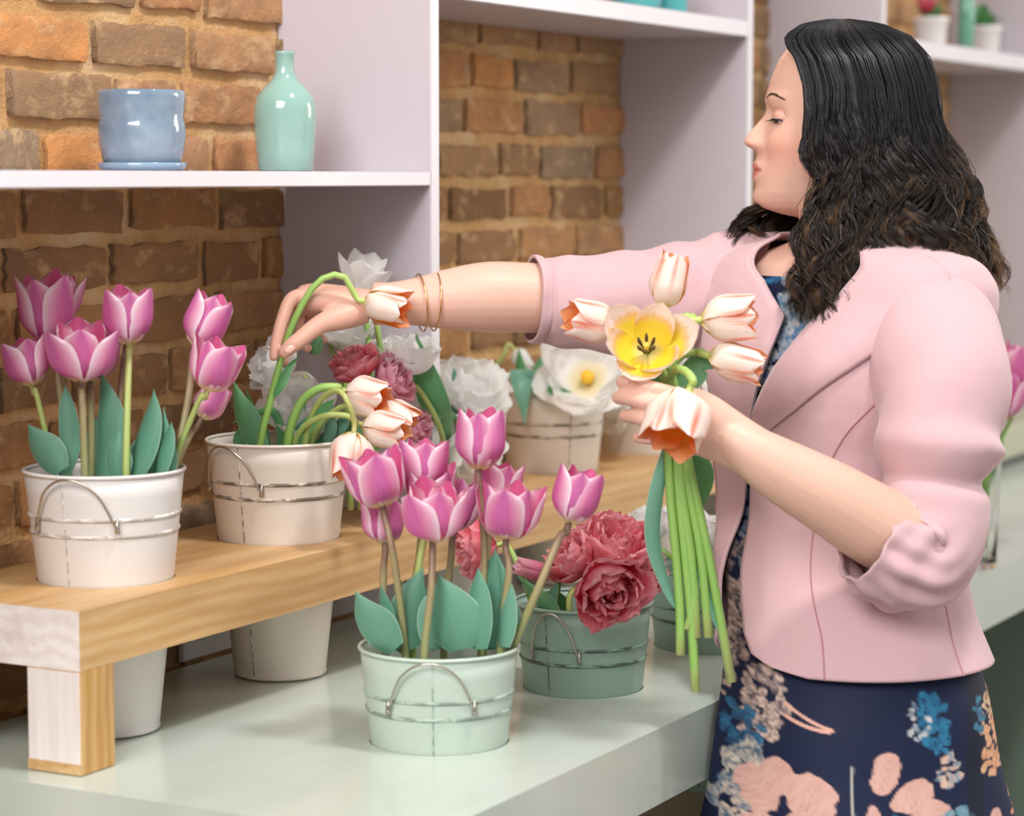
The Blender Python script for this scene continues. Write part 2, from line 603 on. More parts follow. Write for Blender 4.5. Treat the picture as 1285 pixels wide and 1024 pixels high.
# the wall goes on with the same bricks further along and higher up: one joined piece
BV, BF, bb = [], [], 0
srcs = []
for me in brick_meshes:
    q = np.empty(len(me.vertices) * 3); me.vertices.foreach_get('co', q)
    srcs.append((q.reshape(-1, 3), [list(p.vertices) for p in me.polygons]))
for k in range(-12, 27):
    z = ZC + 0.004 + k * row_h
    t = -1.6 + (0.09 if k % 2 else 0.0)
    while t < 5.4:
        L = rnd.choice([0.176, 0.18, 0.172, 0.178])
        done = (-0.95 <= t < 2.32) and (-2 <= k < 17) and z > 0.74
        if not done and not (k < 17 and k >= -2 and (t + L > -0.97 and t < 2.46)):
            v_, f_ = rnd.choice(srcs)
            BV.append(v_ * np.array([L - .006, .0085, row_h - .0165]) + np.array([t + L / 2, 0, z + row_h / 2]))
            BF += [[i + bb for i in f] for f in f_]; bb += len(v_)
        t += L + 0.013
far = link('brickwork', mk('brickwork', np.concatenate(BV), BF, M['brick']), wall)
far.color = hexc('b08a68')
tag(far, kind='stuff')

# white shelving along the wall: uprights and shelf boards, one built-in unit
SD = 0.232
shelving = thing('shelving_unit', 'white painted built-in shelving with deep upright panels along the brick wall', 'shelving', at_wall(0.567, 0, 0))
inv = Matrix.Translation(-shelving.location)


def board(name, t0, t1, v0, v1, z0, z1, mat_=None):
    bm = box_bm(t0, t1, v0, v1, z0, z1, 0.0015, 1)
    me = bm_mesh(name, bm, [M['paint'], M['shelf_edge']])
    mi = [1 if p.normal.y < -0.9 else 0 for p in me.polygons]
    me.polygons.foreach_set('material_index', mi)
    return link(name, me, shelving, None, inv @ frame_at(Vector((W0.x, W0.y, 0))))


T1 = 0.567
FT = [T1, T1 + 1.0156, T1 + 1.646, T1 + 2.72]
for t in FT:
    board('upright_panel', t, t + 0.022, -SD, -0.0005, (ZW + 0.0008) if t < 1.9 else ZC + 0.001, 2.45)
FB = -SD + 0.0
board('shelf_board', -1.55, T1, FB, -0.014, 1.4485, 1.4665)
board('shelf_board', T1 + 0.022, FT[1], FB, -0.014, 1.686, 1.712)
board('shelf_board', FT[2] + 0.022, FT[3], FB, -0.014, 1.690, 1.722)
up = board('back_upstand', 0.319, 2.18, -0.020, -0.012, ZC + 0.001, ZC + 0.155)
tag(up, 'low pale board along the foot of the wall')


# ------------------------------------------------------------------ slabs with round holes
def slab(name, x0, x1, y0, y1, z0, z1, holes, mats, end_mat=None, n=40, parent=None, mat4=None, corner=0.0):
    pts = [(x0, y0), (x1, y0), (x1, y1), (x0, y1)]
    edges = [(0, 1), (1, 2), (2, 3), (3, 0)]
    for (hx, hy, hr) in holes:
        b0 = len(pts)
        for i in range(n):
            a = 2 * PI * i / n
            pts.append((hx + hr * math.cos(a), hy + hr * math.sin(a)))
        edges += [(b0 + i, b0 + (i + 1) % n) for i in range(n)]
    vs_, es_, fs_, *_r = delaunay_2d_cdt([Vector(p) for p in pts], edges, [], 1, 1e-6)
    keep = []
    for f in fs_:
        c = sum((vs_[i] for i in f), Vector((0, 0))) / len(f)
        if all((c - Vector(h[:2])).length > h[2] * 0.995 for h in holes):
            keep.append(list(f))
    m = len(vs_)
    V = [(v.x, v.y, z1) for v in vs_] + [(v.x, v.y, z0) for v in vs_]
    Fq = [f for f in keep] + [[i + m for i in reversed(f)] for f in keep]
    cnt = {}
    for f in keep:
        for i in range(len(f)):
            e = (f[i], f[(i + 1) % len(f)])
            cnt[e] = cnt.get(e, 0) + 1
    for (a, b) in list(cnt):
        if (b, a) not in cnt:
            Fq.append([b, a, a + m, b + m])
    me = mk(name, V, Fq, mats, smooth=False)
    if end_mat is not None:
        mi = [end_mat if abs(p.normal.x) > 0.9 and abs(p.center.x - x0) < 1e-3 else 0 for p in me.polygons]
        me.polygons.foreach_set('material_index', mi)
    return link(name, me, parent, None, mat4)


# bucket places: rim centre on its plane, radius factor
RIM_R, BASE_R, BK_H = 0.086, 0.055, 0.287
ZRIM_W = ZC + BK_H + 0.001
ZRIM_C = 0.9640
BK = {
    'A': (G(131, 586, ZRIM_W), 1.0), 'B': (G(349, 549, ZRIM_W), 1.0), 'H': (G(560, 513, ZRIM_W), 0.95),
    'F': (G(693, 487, ZRIM_W), 0.93), 'G': (G(812, 470, ZRIM_W), 0.93),
    'C': (G(551, 808, ZRIM_C), 0.985), 'D': (G(732, 752, ZRIM_C), 0.94), 'E': (G(893, 708, ZRIM_C), 0.97),
}


def r_at(dz, k):           # outer radius dz below the rim
    return (RIM_R - (RIM_R - BASE_R) * dz / BK_H) * k


# wooden riser
WC = G(99, 768, ZW)
invF = FRAME.inverted()
riser = thing('wooden_riser', 'thick golden wooden riser with round cut-outs holding white flower buckets', 'riser', Vector((WC.x, WC.y, ZC)))


def loc_uv(p, origin):
    q = invF @ (Vector((p.x, p.y, 0)) - Vector((origin.x, origin.y, 0)))
    return q.x, q.y


holesW = []
for k in 'ABHFG':
    p, f = BK[k]
    x, y = loc_uv(p, WC)
    holesW.append((x, y, r_at(p.z - ZW, f) + 0.0015))
WD = loc_uv(at_wall(0), WC)[1] - 0.024
print('riser depth', WD, 'holes', holesW)
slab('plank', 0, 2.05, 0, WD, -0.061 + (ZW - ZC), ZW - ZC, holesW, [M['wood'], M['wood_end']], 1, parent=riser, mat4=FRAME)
for (x, y) in ((0.0, 0.0), (1.995, 0.0), (0.0, WD - 0.07), (1.995, WD - 0.07)):
    bm = box_bm(x, x + 0.055, y, y + 0.068, 0.0005, ZW - ZC - 0.0612, 0.001, 1)
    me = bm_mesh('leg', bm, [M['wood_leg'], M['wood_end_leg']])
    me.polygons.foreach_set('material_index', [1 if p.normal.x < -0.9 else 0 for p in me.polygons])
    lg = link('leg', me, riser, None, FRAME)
bm = box_bm(-0.0008, 0.0, 0.0, 0.068, 0.001, 0.012, 0.0, 1)
link('leg_foot_strip', bm_mesh('leg_foot_strip', bm, M['wood']), riser, None, FRAME)


# counter
def counter_mat():
    m, nt, b = new_mat('counter_paint')
    co = coords(nt, 'Object', (1.0, 2.2, 1))
    n1 = noise_(nt, co, 2.6, 3, 0.5)
    n2 = noise_(nt, co, 25, 3)
    c = ramp(nt, n1, [(0.25, 'b3bfb4'), (0.5, 'c4cec5'), (0.75, 'd0d7d0')])
    c = mixc(nt, math_(nt, 'MULTIPLY', n2, 0.18), c, 'bbc6bb')
    nt.links.new(c, b.inputs['Base Color'])
    r = ramp(nt, n1, [(0.2, 0.14), (0.8, 0.24)])
    nt.links.new(r, b.inputs['Roughness'])
    b.inputs['Specular IOR Level'].default_value = 0.6
    bump_(nt, b, n2, 0.02, 0.001)
    return m


M['counter'] = counter_mat()
M['counter_green'] = plain('counter_panel_green', '76887c', 0.5, var=0.06, vscale=5)
CC = G(525, 1056, ZC)
CW = loc_uv(at_wall(0), CC)[1]
holesC = []
for k in 'CDE':
    p, f = BK[k]
    x, y = loc_uv(p, CC)
    holesC.append((x, y, r_at(p.z - ZC, f) + 0.0012))
counter = thing('counter', 'long glossy pale sage counter running along the brick wall', 'counter', Vector((CC.x, CC.y, 0)))
CT = 0.085
slab('countertop', 0, 4.6, 0, CW - 0.034, ZC - CT, ZC, holesC, [M['counter']], parent=counter, mat4=FRAME)
for x, wd, nm, mm in ((1.02, 0.03, 'leg', M['shelf_edge']), (0.06, 0.05, 'leg', M['shelf_edge'])):
    link(nm, bm_mesh(nm, box_bm(x, x + wd, 0.03, 0.03 + wd, 0, ZC - CT, 0.002, 1), mm), counter, None, FRAME)
link('side_panel', bm_mesh('side_panel', box_bm(2.16, 2.20, 0.03, CW - 0.05, 0, ZC - CT, 0.002, 1), M['counter_green']), counter, None, FRAME)
link('front_panel', bm_mesh('front_panel', box_bm(2.20, 4.5, 0.05, 0.07, 0, ZC - CT, 0.002, 1), M['counter_green']), counter, None, FRAME)
link('lower_shelf', bm_mesh('lower_shelf', box_bm(0.09, 1.98, 0.08, CW - 0.06, 0.16, 0.20, 0.002, 1), M['counter_green']), counter, None, FRAME)
rb = link('back_rail', bm_mesh('back_rail', box_bm(0.05, 1.98, CW - 0.11, CW - 0.05, 0.30, 0.62, 0.002, 1), M['rail']), counter, None, FRAME)


# ------------------------------------------------------------------ buckets
def bucket(key, label, paint, worn, group, ang, handle_ang=None, has_handle=True, sunk=None):
    p, k = BK[key]
    base = Vector((p.x, p.y, p.z - BK_H))
    t = thing('flower_bucket', label, 'bucket', base, group)
    H = BK_H
    rr = lambda z: (BASE_R + (RIM_R - BASE_R) * z / H) * k
    prof = [(0.001, 0.004), (rr(0) - 0.002, 0.004), (rr(0), 0.0), (rr(0) + 0.0015, 0.003), (rr(0.006), 0.006)]
    prof += [(rr(z), z) for z in np.linspace(0.01, H - 0.004, 14)]
    prof += [(rr(H) - 0.0014, H - 0.004)] + [(rr(z) - 0.0016, z) for z in np.linspace(H - 0.012, 0.012, 8)] + [(0.001, 0.010)]
    V, Fq, uv = lathe(prof, 64)
    link('bucket_body', mk('bucket_body', V, Fq, M[paint], uv), t)
    pr = [(rr(H) + 0.0022 * math.cos(a), H - 0.002 + 0.0022 * math.sin(a)) for a in np.linspace(0, 2 * PI, 9)]
    V, Fq, uv = lathe(pr, 64)
    link('rim', mk('rim', V, Fq, M[paint], uv), t)
    for dz in (0.048, 0.066):
        z = H - dz
        pr = [(rr(z) + 0.0017 * math.cos(a), z + 0.0022 * math.sin(a)) for a in np.linspace(-PI / 2, PI / 2, 6)]
        V, Fq, uv = lathe(pr, 64)
        link('ridge', mk('ridge', V, Fq, M[worn], uv), t)
    # seam down the side facing ang
    a = math.radians(ang)
    path = [((rr(z) + 0.0003) * math.cos(a), (rr(z) + 0.0003) * math.sin(a), z) for z in np.linspace(0.006, H - 0.005, 8)]
    V, Fq, uv = tube(path, 0.0008, 6)
    link('seam', mk('seam', V, Fq, M[worn], uv), t)
    if has_handle:
        h0, h1 = (math.radians(x) for x in handle_ang)
        za = H - 0.058
        for hh in (h0, h1):
            path = [((rr(za) + 0.0045) * math.cos(hh), (rr(za) + 0.0045) * math.sin(hh), za + dz) for dz in (0.012, 0.004, -0.003)]
            V, Fq, uv = tube(path, [0.0012, 0.0024, 0.0030], 8)
            link('ear', mk('ear', V, Fq, M['steel'], uv), t)
        pts = []
        hz = 0.055
        for s in np.linspace(0, 1, 9):
            hh = h0 + (h1 - h0) * (s * 0.9 + 0.05 if 0 < s < 1 else s)
            lift = hz * math.sin(PI * s) ** 0.55
            rad_ = rr(za + lift) + 0.0055 + 0.004 * math.sin(PI * s)
            pts.append((rad_ * math.cos(hh), rad_ * math.sin(hh), za + lift))
        V, Fq, uv = tube(crom(pts, 28), 0.0014, 7)
        link('handle', mk('handle', V, Fq, M['steel'], uv), t)
    return t


for nm, c in (('paint_white', 'e6e1de'), ('paint_cream', 'ebe2d7'), ('paint_mint', 'bfcfc2'), ('paint_green', '8ba797')):
    M[nm] = metal_paint(nm, c)
M['worn_white'] = worn_mat('worn_white', 'e4dfda', 'b5aca4')
M['worn_cream'] = worn_mat('worn_cream', 'd9cfc0', '75695a')
M['worn_mint'] = worn_mat('worn_mint', 'b0c4b6', '7f8f83')
M['worn_green'] = worn_mat('worn_green', '7c9d8a', '46554c')
# facing angle towards the camera is about -90 degrees
bucket('A', 'white metal flower bucket of pink tulips at the left end of the riser', 'paint_white', 'worn_white', None, -112, (-138, -72))
bucket('B', 'off-white flower bucket of drooping cream tulips under the reaching hand', 'paint_cream', 'worn_cream', None, -118, (-160, -98))
bucket('H', 'white bucket of white double tulips hidden behind the front pink tulips', 'paint_white', 'worn_white', None, -100, None, False)
bucket('F', 'cream bucket with ridges under the white tulips on the far riser', 'paint_cream', 'worn_cream', None, -70, None, False)
bucket('G', 'farthest cream bucket, half hidden behind the hand holding tulips', 'paint_cream', 'worn_cream', None, -70, None, False)
bucket('C', 'pale mint bucket of pink tulips sunk in the counter, nearest the front', 'paint_mint', 'worn_mint', None, -93, (-128, -62))
bucket('D', 'grey-green bucket of coral double tulips sunk in the counter', 'paint_green', 'worn_green', None, -125, (-140, -95))
bucket('E', 'grey-green bucket behind the hanging stems beside the pink jacket', 'paint_green', 'worn_green', None, -110, None, False)

# ------------------------------------------------------------------ flowers
_pet = {}


def petal_mesh(pal, L, R, op, tip, seed, ruffle=0.0, wid=1.0):
    """one petal of a cup: base at origin, axis +Z, petal centred on +X"""
    key = (pal, round(L, 4), round(R, 4), round(op, 2), round(tip, 2), seed, ruffle, round(wid, 2))
    if key in _pet: return _pet[key]
    r = random.Random(str(key))
    nv, nu = 12, 9
    vv = np.linspace(0, 1, nv) ** 0.85
    kv = [0, 0.08, 0.2, 0.4, 0.62, 0.82, 1.0]
    kr = [0.10, 0.42, 0.74, 1.0, 0.5 + 0.5 * op + 0.02, 0.18 + 0.82 * op, op]
    rr = np.interp(vv, kv, kr) * R
    rr = np.convolve(np.r_[rr[0], rr, rr[-1]], [0.2, 0.6, 0.2], 'valid'); rr[0] = 0.1 * R
    zz = L * (vv ** 1.12)
    if op > 1.1:
        zz = L * (vv ** 1.12) * (1 - 0.28 * (op - 1.0) * vv ** 2)
    hw = np.interp(vv, [0, 0.1, 0.3, 0.5, 0.72, 0.86, 0.94, 1.0], [0.25, 0.55, 0.9, 1.0, 0.94, 0.78, 0.60, 0.24]) * 0.66 * R * wid * 1.55
    V, uv = [], []
    ph = r.uniform(0, 6)
    tw = r.uniform(-0.12, 0.12)
    for i, v in enumerate(vv):
        for j in range(nu):
            u = j / (nu - 1) * 2 - 1
            y = u * hw[i]
            # stronger curl across than the cup itself
            rc = max(0.75 * R, 1e-4)
            ang = y / rc
            x = rr[i] - rc * (1 - math.cos(ang)) * 0.8
            y2 = rc * math.sin(ang) * 0.97
            x += 0.04 * R * math.cos(u * PI) * (v > 0.2) * v      # mid-rib crease
            z = zz[i] - tip * abs(u) ** 2 * L * 0.05 * (0.4 + v)
            if ruffle:
                x += ruffle * R * math.sin(u * 5 + v * 7 + ph) * v * v
                z += ruffle * L * 0.6 * math.sin(u * 7 + ph * 2) * v * v
                y2 += ruffle * R * 0.7 * math.sin(v * 8 + ph * 3) * v
            V.append((x, y2 + tw * R * v * v, z)); uv.append(((u + 1) / 2, v))
    Fq = grid_faces(nv, nu)
    me = mk('petal', V, Fq, M[pal], uv)
    _pet[key] = me
    return me


def axis_matrix(pos, d, spin=0.0):
    q = Vector(d).normalized().to_track_quat('Z', 'X')
    return Matrix.Translation(pos) @ q.to_matrix().to_4x4() @ Matrix.Rotation(spin, 4, 'Z')


def img_dir(ang, tilt):
    a, t = math.radians(ang), math.radians(tilt)
    return (RT * math.cos(a) + UP * math.sin(a)) * math.cos(t) - FW * math.sin(t)


def leaf_obj(parent, pts, wpx, mat_='leaf', yaw=0.0, fold=0.35):
    """pts [(px,py,d)...] base to tip; width in px"""
    W = [P(*p) for p in pts]
    wpx *= 1.2
    n = 14
    path = crom(W, n)
    T = np.gradient(path, axis=0); T /= np.linalg.norm(T, axis=1)[:, None]
    hw = wpx / F * pts[0][2] * 0.5
    view = np.array(FW)
    V, uv = [], []
    nu = 7
    for i in range(n):
        v = i / (n - 1)
        wv = hw * (math.sin(PI * min(1, (0.18 + 0.82 * v)) ** 1.0) ** 1.1 if v < 1 else 0.0) * (1.0)
        wv = max(wv, hw * 0.02)
        s = np.cross(T[i], view); s /= np.linalg.norm(s) + 1e-9
        nn = np.cross(s, T[i])
        a = yaw + 0.25 * v
        s2 = s * math.cos(a) + nn * math.sin(a)
        n2 = nn * math.cos(a) - s * math.sin(a)
        for j in range(nu):
            u = j / (nu - 1) * 2 - 1
            p = path[i] + s2 * (u * wv) + n2 * (fold * wv * (u * u - 0.3))
            V.append(p - np.array(parent.location)); uv.append(((u + 1) / 2, v))
    return link('leaf', mk('leaf', V, grid_faces(n, nu), M[mat_], uv), parent)


def stem_obj(parent, path3, rad, mat_, n=18):
    c = crom(path3, n) - np.array(parent.location)
    V, Fq, uv = tube(c, np.linspace(rad * 1.12, rad * 0.92, n), 8)
    return link('stem', mk('stem', V, Fq, M[mat_], uv), parent)


def pts3(pts, d):
    return [P(p[0], p[1], p[2] if len(p) > 2 else d) for p in pts]


def tulip(label, head, d, ang, tilt, Lpx, Wpx, op, pal, stem, stem_mat_='stem_p', srad=0.0038, spin=None, group=None, stamens=False, tipv=1.0, cat='flower'):
    """head = pixel of the flower's middle; stem from the bottom up (pixels, optional depth)"""
    L = Lpx / F * d; R = Wpx / F * d * 0.5
    dr = img_dir(ang, tilt)
    base = P(head[0], head[1], d) - dr * (L * 0.5)
    sp = pts3(stem, d)
    t = thing('tulip', label, cat, sp[0], group)
    path = sp + [base - dr * 0.012, base + dr * 0.002]
    stem_obj(t, path, srad, stem_mat_)
    spin = rnd.uniform(0, 2 * PI) if spin is None else spin
    mt = Matrix.Translation(-t.location) @ axis_matrix(base, dr, spin)
    Lq = round(L / 0.004) * 0.004 / 1.0; Rq = round(R / 0.002) * 0.002
    for i in range(6):
        inner = i % 2
        sd = rnd.randrange(3)
        o2 = op * (0.86 if inner else 1.0) * rnd.choice([0.96, 1.0, 1.06])
        me = petal_mesh(pal, Lq * (0.97 if inner else 1.0), Rq * (0.86 if inner else 1.0), o2, tipv, sd)
        q = link('petal', me, t, None, mt @ Matrix.Rotation(i * PI / 3 + rnd.uniform(-0.1, 0.1), 4, 'Z') @ Matrix.Rotation(rnd.uniform(-0.05, 0.15) * (0.4 if inner else 1), 4, 'Y'))
    if stamens:
        me_s = mk('pistil', *tube([(0, 0, 0.0), (0, 0, L * 0.2), (0, 0, L * 0.4)], [0.0022, 0.0028, 0.0035], 8)[:2], M['pistil'])
        link('pistil', me_s, t, None, mt)
        Vs, Fs, _u = tube([(0.002, 0, 0.0), (0.005, 0, L * 0.2), (0.0085, 0, L * 0.38), (0.0100, 0, L * 0.52)], [0.0009, 0.0009, 0.0022, 0.0014], 6)
        me_t = mk('stamen', Vs, Fs, M['stamen'])
        for i in range(6):
            link('stamen', me_t, t, None, mt @ Matrix.Rotation(i * PI / 3 + 0.3, 4, 'Z'))
    return t


def double_tulip(label, head, d, ang, tilt, Rpx, pal, stem, stem_mat_='stem_g', layers=None, srad=0.0034, group=None, flat=0.95, ruffle=0.10):
    R = Rpx / F * d
    dr = img_dir(ang, tilt)
    L = R * 1.35 * flat
    base = P(head[0], head[1], d) - dr * (L * 0.45)
    sp = pts3(stem, d)
    t = thing('double_tulip', label, 'flower', sp[0], group)
    stem_obj(t, sp + [base - dr * 0.012, base + dr * 0.004], srad, stem_mat_)
    spin = rnd.uniform(0, 2 * PI)
    mt = Matrix.Translation(-t.location) @ axis_matrix(base, dr, spin)
    layers = layers or [(6, 1.30, 0.86, 0.80), (7, 1.12, 0.80, 0.92), (7, 0.88, 0.68, 0.96), (6, 0.62, 0.52, 0.92), (4, 0.42, 0.32, 0.84)]
    Rq = round(R / 0.003) * 0.003
    if pal == 'white': ruffle *= 0.5
    for li, (n, op, rf, lf) in enumerate(layers):
        for i in range(n):
            sd = rnd.randrange(3)
            me = petal_mesh(pal, Rq * 1.35 * flat * lf, Rq * rf * 0.92, op, 0.3, sd, ruffle if li else ruffle * 0.7, 1.0 if li < 3 else 0.9)
            a = i * 2 * PI / n + li * 0.45 + rnd.uniform(-0.15, 0.15)
            m4 = mt @ Matrix.Rotation(a, 4, 'Z') @ Matrix.Rotation(rnd.uniform(-0.10, 0.16), 4, 'Y') @ Matrix.Scale(rnd.uniform(0.9, 1.08), 4)
            link('petal', me, t, None, m4)
    return t
# ------------------------------------------------------------------ bucket A: pink tulips on the riser, left
dA = (BK['A'][0] - CAM).dot(FW)
RB = 0.10          # how far below the rim the stems go on


def into(px, py, d):           # a stem's hidden lower end inside the bucket
    return (px, py + 70, d)


TA = []
TA.append(tulip('large pink tulip with flared outer petals, highest in the left white bucket', (58, 387), dA - 0.01, 95, 12, 88, 72, 1.0, 'pink', [into(95, 590, dA), (86, 590, dA), (74, 480, dA - 0.01)], spin=0.4))
TA.append(tulip('small pink tulip leaning out at the far left of the left bucket', (34, 452), dA - 0.03, 100, 8, 62, 58, 0.98, 'pink', [into(75, 590, dA), (66, 585, dA - .02), (54, 530, dA - .03), (44, 488, dA - .03)], 'stem_y', srad=0.003))
TA.append(tulip('wide open pink tulip in front of the left bucket bunch', (101, 441), dA - 0.05, 88, 14, 74, 76, 1.06, 'pink', [into(108, 590, dA - .03), (106, 592, dA - .04), (103, 500, dA - .05)], spin=0.1))
TA.append(tulip('dark pink tulip half hidden behind the wide open one in the left bucket', (119, 445), dA + 0.01, 80, 4, 66, 54, 0.9, 'pink', [into(118, 590, dA), (115, 588, dA), (114, 500, dA)]))
TA.append(tulip('upright pink tulip on two-tone stem at the middle of the left bucket', (160, 395), dA - 0.02, 90, 12, 72, 66, 1.06, 'pink', [into(160, 590, dA - .03), (158, 594, dA - .04), (160, 500, dA - .03)], 'stem_y', spin=0.2))
TA.append(tulip('tall pink tulip leaning right above the left bucket, its highest on that side', (259, 401), dA + 0.0, 68, 6, 70, 58, 0.9, 'pink', [into(205, 590, dA), (219, 588, dA - .01), (236, 500, dA)], spin=0.5))
TA.append(tulip('pink tulip with one petal curled out to the right in the left bucket', (271, 458), dA - 0.04, 70, 12, 66, 62, 1.04, 'pink', [into(200, 590, dA), (216, 588, dA - .005), (238, 530, dA - .02), (254, 494, dA - .035)], 'stem_y', spin=0.2, srad=0.003))
TA.append(tulip('deep pink tulip hanging behind the curled one, rightmost in the left bucket', (265, 502), dA + 0.03, 62, -8, 50, 42, 0.7, 'pink', [into(212, 590, dA + .01), (222, 586, dA + .02), (240, 545, dA + .03)], srad=0.003))
x_ = tulip('pink tulip behind the large one at the left bucket, only its outer petals showing', (77, 374), dA + 0.05, 82, 2, 64, 46, 1.05, 'pink', [into(110, 588, dA + .03), (108, 586, dA + .03), (96, 480, dA + .04)], srad=0.003)
stem2 = stem_obj(TA[4], pts3([(150, 600), (147, 560), (152, 480), (158, 432)], dA + 0.0), 0.003, 'stem_p')
LA = [(1, [(76, 592), (62, 572), (46, 552), (35, 532)], 40, .3), (0, [(80, 600), (88, 560), (84, 510), (82, 483)], 22, -.3), (3, [(130, 600), (138, 560), (136, 510), (126, 466)], 38, .2),
      (3, [(122, 600), (120, 570), (120, 545), (120, 524)], 26, -.5), (2, [(150, 604), (148, 580), (146, 560), (149, 540)], 30, .1), (4, [(168, 600), (180, 560), (190, 520), (193, 488)], 34, .5),
      (4, [(166, 600), (182, 575), (196, 545), (198, 512)], 40, -.1), (6, [(190, 602), (200, 580), (208, 562), (218, 556)], 26, .1), (6, [(200, 600), (206, 570), (212, 545), (215, 529)], 22, .6),
      (5, [(214, 596), (212, 575), (209, 550), (205, 510)], 18, .2), (1, [(82, 596), (74, 580), (66, 562), (67, 550)], 18, .6)]
for k, (ti, pts, wpx, yaw) in enumerate(LA):
    leaf_obj(TA[ti], [(x, y, dA - 0.035 + 0.012 * (k % 4)) for x, y in pts], wpx, 'leaf', yaw)

# ------------------------------------------------------------------ bucket C: pink tulips sunk in the counter, front
dC = (BK['C'][0] - CAM).dot(FW)
TC = []
TC.append(tulip('wide pink tulip leaning left, foremost on the left of the front bucket', (470, 599), dC - 0.05, 104, 10, 74, 74, 1.02, 'pink', [into(512, 808, dC - .02), (506, 790, dC - .03), (494, 700, dC - .05)], spin=0.4))
TC.append(tulip('dark pink tulip hanging low behind the left one in the front bucket', (482, 652), dC + 0.0, 92, -4, 58, 54, 0.84, 'pink', [into(486, 806, dC), (482, 790, dC), (481, 720, dC)]))
TC.append(tulip('pink tulip standing at the back left of the front bucket bunch', (532, 582), dC + 0.02, 86, 4, 66, 62, 1.0, 'pink', [into(512, 806, dC + .02), (514, 770, dC + .02), (527, 690, dC + .02)], spin=0.2))
TC.append(tulip('open pink tulip facing up between the two left-hand heads of the front bucket', (541, 612), dC - 0.0, 86, 22, 62, 62, 1.08, 'pink', [into(520, 806, dC), (518, 780, dC), (527, 700, dC)], 'stem_y'))
TC.append(tulip('pale-edged pink tulip lowest at the centre of the front bucket', (544, 643), dC - 0.07, 88, 14, 72, 76, 1.06, 'pink', [into(530, 812, dC - .05), (533, 812, dC - .06), (541, 740, dC - .07)], spin=0.15))
TC.append(tulip('red-pink tulip seen edge-on behind the central head of the front bucket', (580, 634), dC + 0.03, 74, 0, 64, 40, 0.84, 'pink', [into(556, 806, dC + .03), (558, 780, dC + .03), (566, 700, dC + .03)]))
TC.append(tulip('tallest pink tulip of the front bucket on a straight brown stem', (604, 551), dC - 0.02, 86, 6, 74, 66, 0.92, 'pink', [into(604, 808, dC - .01), (604, 790, dC - .02), (608, 690, dC - .02)], spin=0.45))
TC.append(tulip('pink tulip half hidden behind the tallest stem of the front bucket', (622, 606), dC + 0.04, 82, 2, 56, 64, 1.02, 'pink', [into(608, 806, dC + .04), (606, 780, dC + .04), (612, 690, dC + .04)]))
TC.append(tulip('wide open pink tulip at the right of the front bucket cluster', (638, 640), dC - 0.04, 86, 12, 72, 74, 1.08, 'pink', [into(622, 806, dC - .02), (632, 770, dC - .03), (639, 715, dC - .04)], spin=0.3))
TC.append(tulip('lone pink tulip leaning right on a long slanting stem from the front bucket', (725, 622), dC - 0.03, 72, 8, 70, 62, 0.98, 'pink', [(632, 850, dC), (646, 806, dC - .012), (674, 742, dC - .04), (702, 675, dC - .03)], 'stem_p', srad=0.0042, spin=0.45))
LC = [(0, [(496, 815), (476, 792), (458, 768), (446, 742)], 44, .3), (1, [(486, 815), (484, 780), (480, 755), (478, 733)], 26, .7), (4, [(516, 815), (508, 790), (516, 750), (531, 712)], 44, -.2),
      (2, [(548, 815), (540, 790), (530, 750), (524, 725)], 34, .5), (5, [(580, 815), (574, 790), (562, 755), (551, 722)], 62, .15), (4, [(544, 815), (546, 790), (543, 760), (548, 735)], 36, -.4),
      (6, [(614, 812), (612, 770), (617, 720), (622, 688)], 36, .4), (8, [(622, 815), (622, 790), (630, 760), (640, 732)], 54, -.1), (9, [(602, 815), (600, 780), (600, 740), (600, 712)], 30, .3),
      (7, [(632, 812), (634, 780), (634, 740), (622, 690)], 26, .5)]
for k, (ti, pts, wpx, yaw) in enumerate(LC):
    leaf_obj(TC[ti], [(x, y, dC - 0.05 + 0.014 * (k % 4)) for x, y in pts], wpx, 'leaf', yaw)

# ------------------------------------------------------------------ bucket B: mixed tulips under the reaching hand
dB = (BK['B'][0] - CAM).dot(FW)
th = tulip('cream and orange tulip on a long arching stem held by the fingertips', (486, 384), 2.835, -14, 16, 58, 46, 0.82, 'orange',
           [(322, 640, 2.87), (326, 560, 2.862), (340, 500, 2.856), (356, 440, 2.853), (374, 392, 2.84), (400, 353, 2.835), (430, 346, 2.835)], 'stem_g', srad=0.0040)
leaf_obj(th, [(336, 500, 2.856), (350, 485, 2.85), (362, 462, 2.85), (376, 446, 2.85)], 12, 'leaf_g', .3)
leaf_obj(th, [(392, 445, 2.89), (396, 436, 2.89), (398, 425, 2.89), (401, 414, 2.89)], 14, 'leaf_g', .3)
TB = []
TB.append(tulip('cream tulip with coral streaks bending over at the off-white bucket, upper one', (461, 497), 2.84, -12, 18, 58, 52, 0.78, 'orange', [(358, 620, 2.87), (362, 548, 2.86), (378, 505, 2.85), (402, 487, 2.84), (424, 486, 2.84)], 'stem_g', srad=0.0050))
TB.append(tulip('yellow-flushed cream tulip lying over the rim of the off-white bucket', (484, 540), 2.82, -14, 14, 60, 46, 0.8, 'orange', [(366, 620, 2.87), (372, 550, 2.855), (400, 524, 2.83), (430, 521, 2.82), (445, 527, 2.82)], 'stem_y', srad=0.0036))
TB.append(tulip('cream tulip with an orange mouth tucked behind the yellow-flushed one', (500, 522), 2.86, -24, 10, 50, 42, 0.84, 'orange', [(385, 620, 2.88), (392, 550, 2.875), (425, 512, 2.87), (462, 510, 2.86)], 'stem_y', srad=0.0034))
TB.append(tulip('cream tulip hanging straight down in front of the off-white bucket rim', (441, 574), 2.79, -94, 12, 62, 56, 0.86, 'orange', [(380, 620, 2.87), (384, 548, 2.855), (400, 505, 2.83), (424, 490, 2.80), (438, 508, 2.79)], 'stem_y', srad=0.0034))
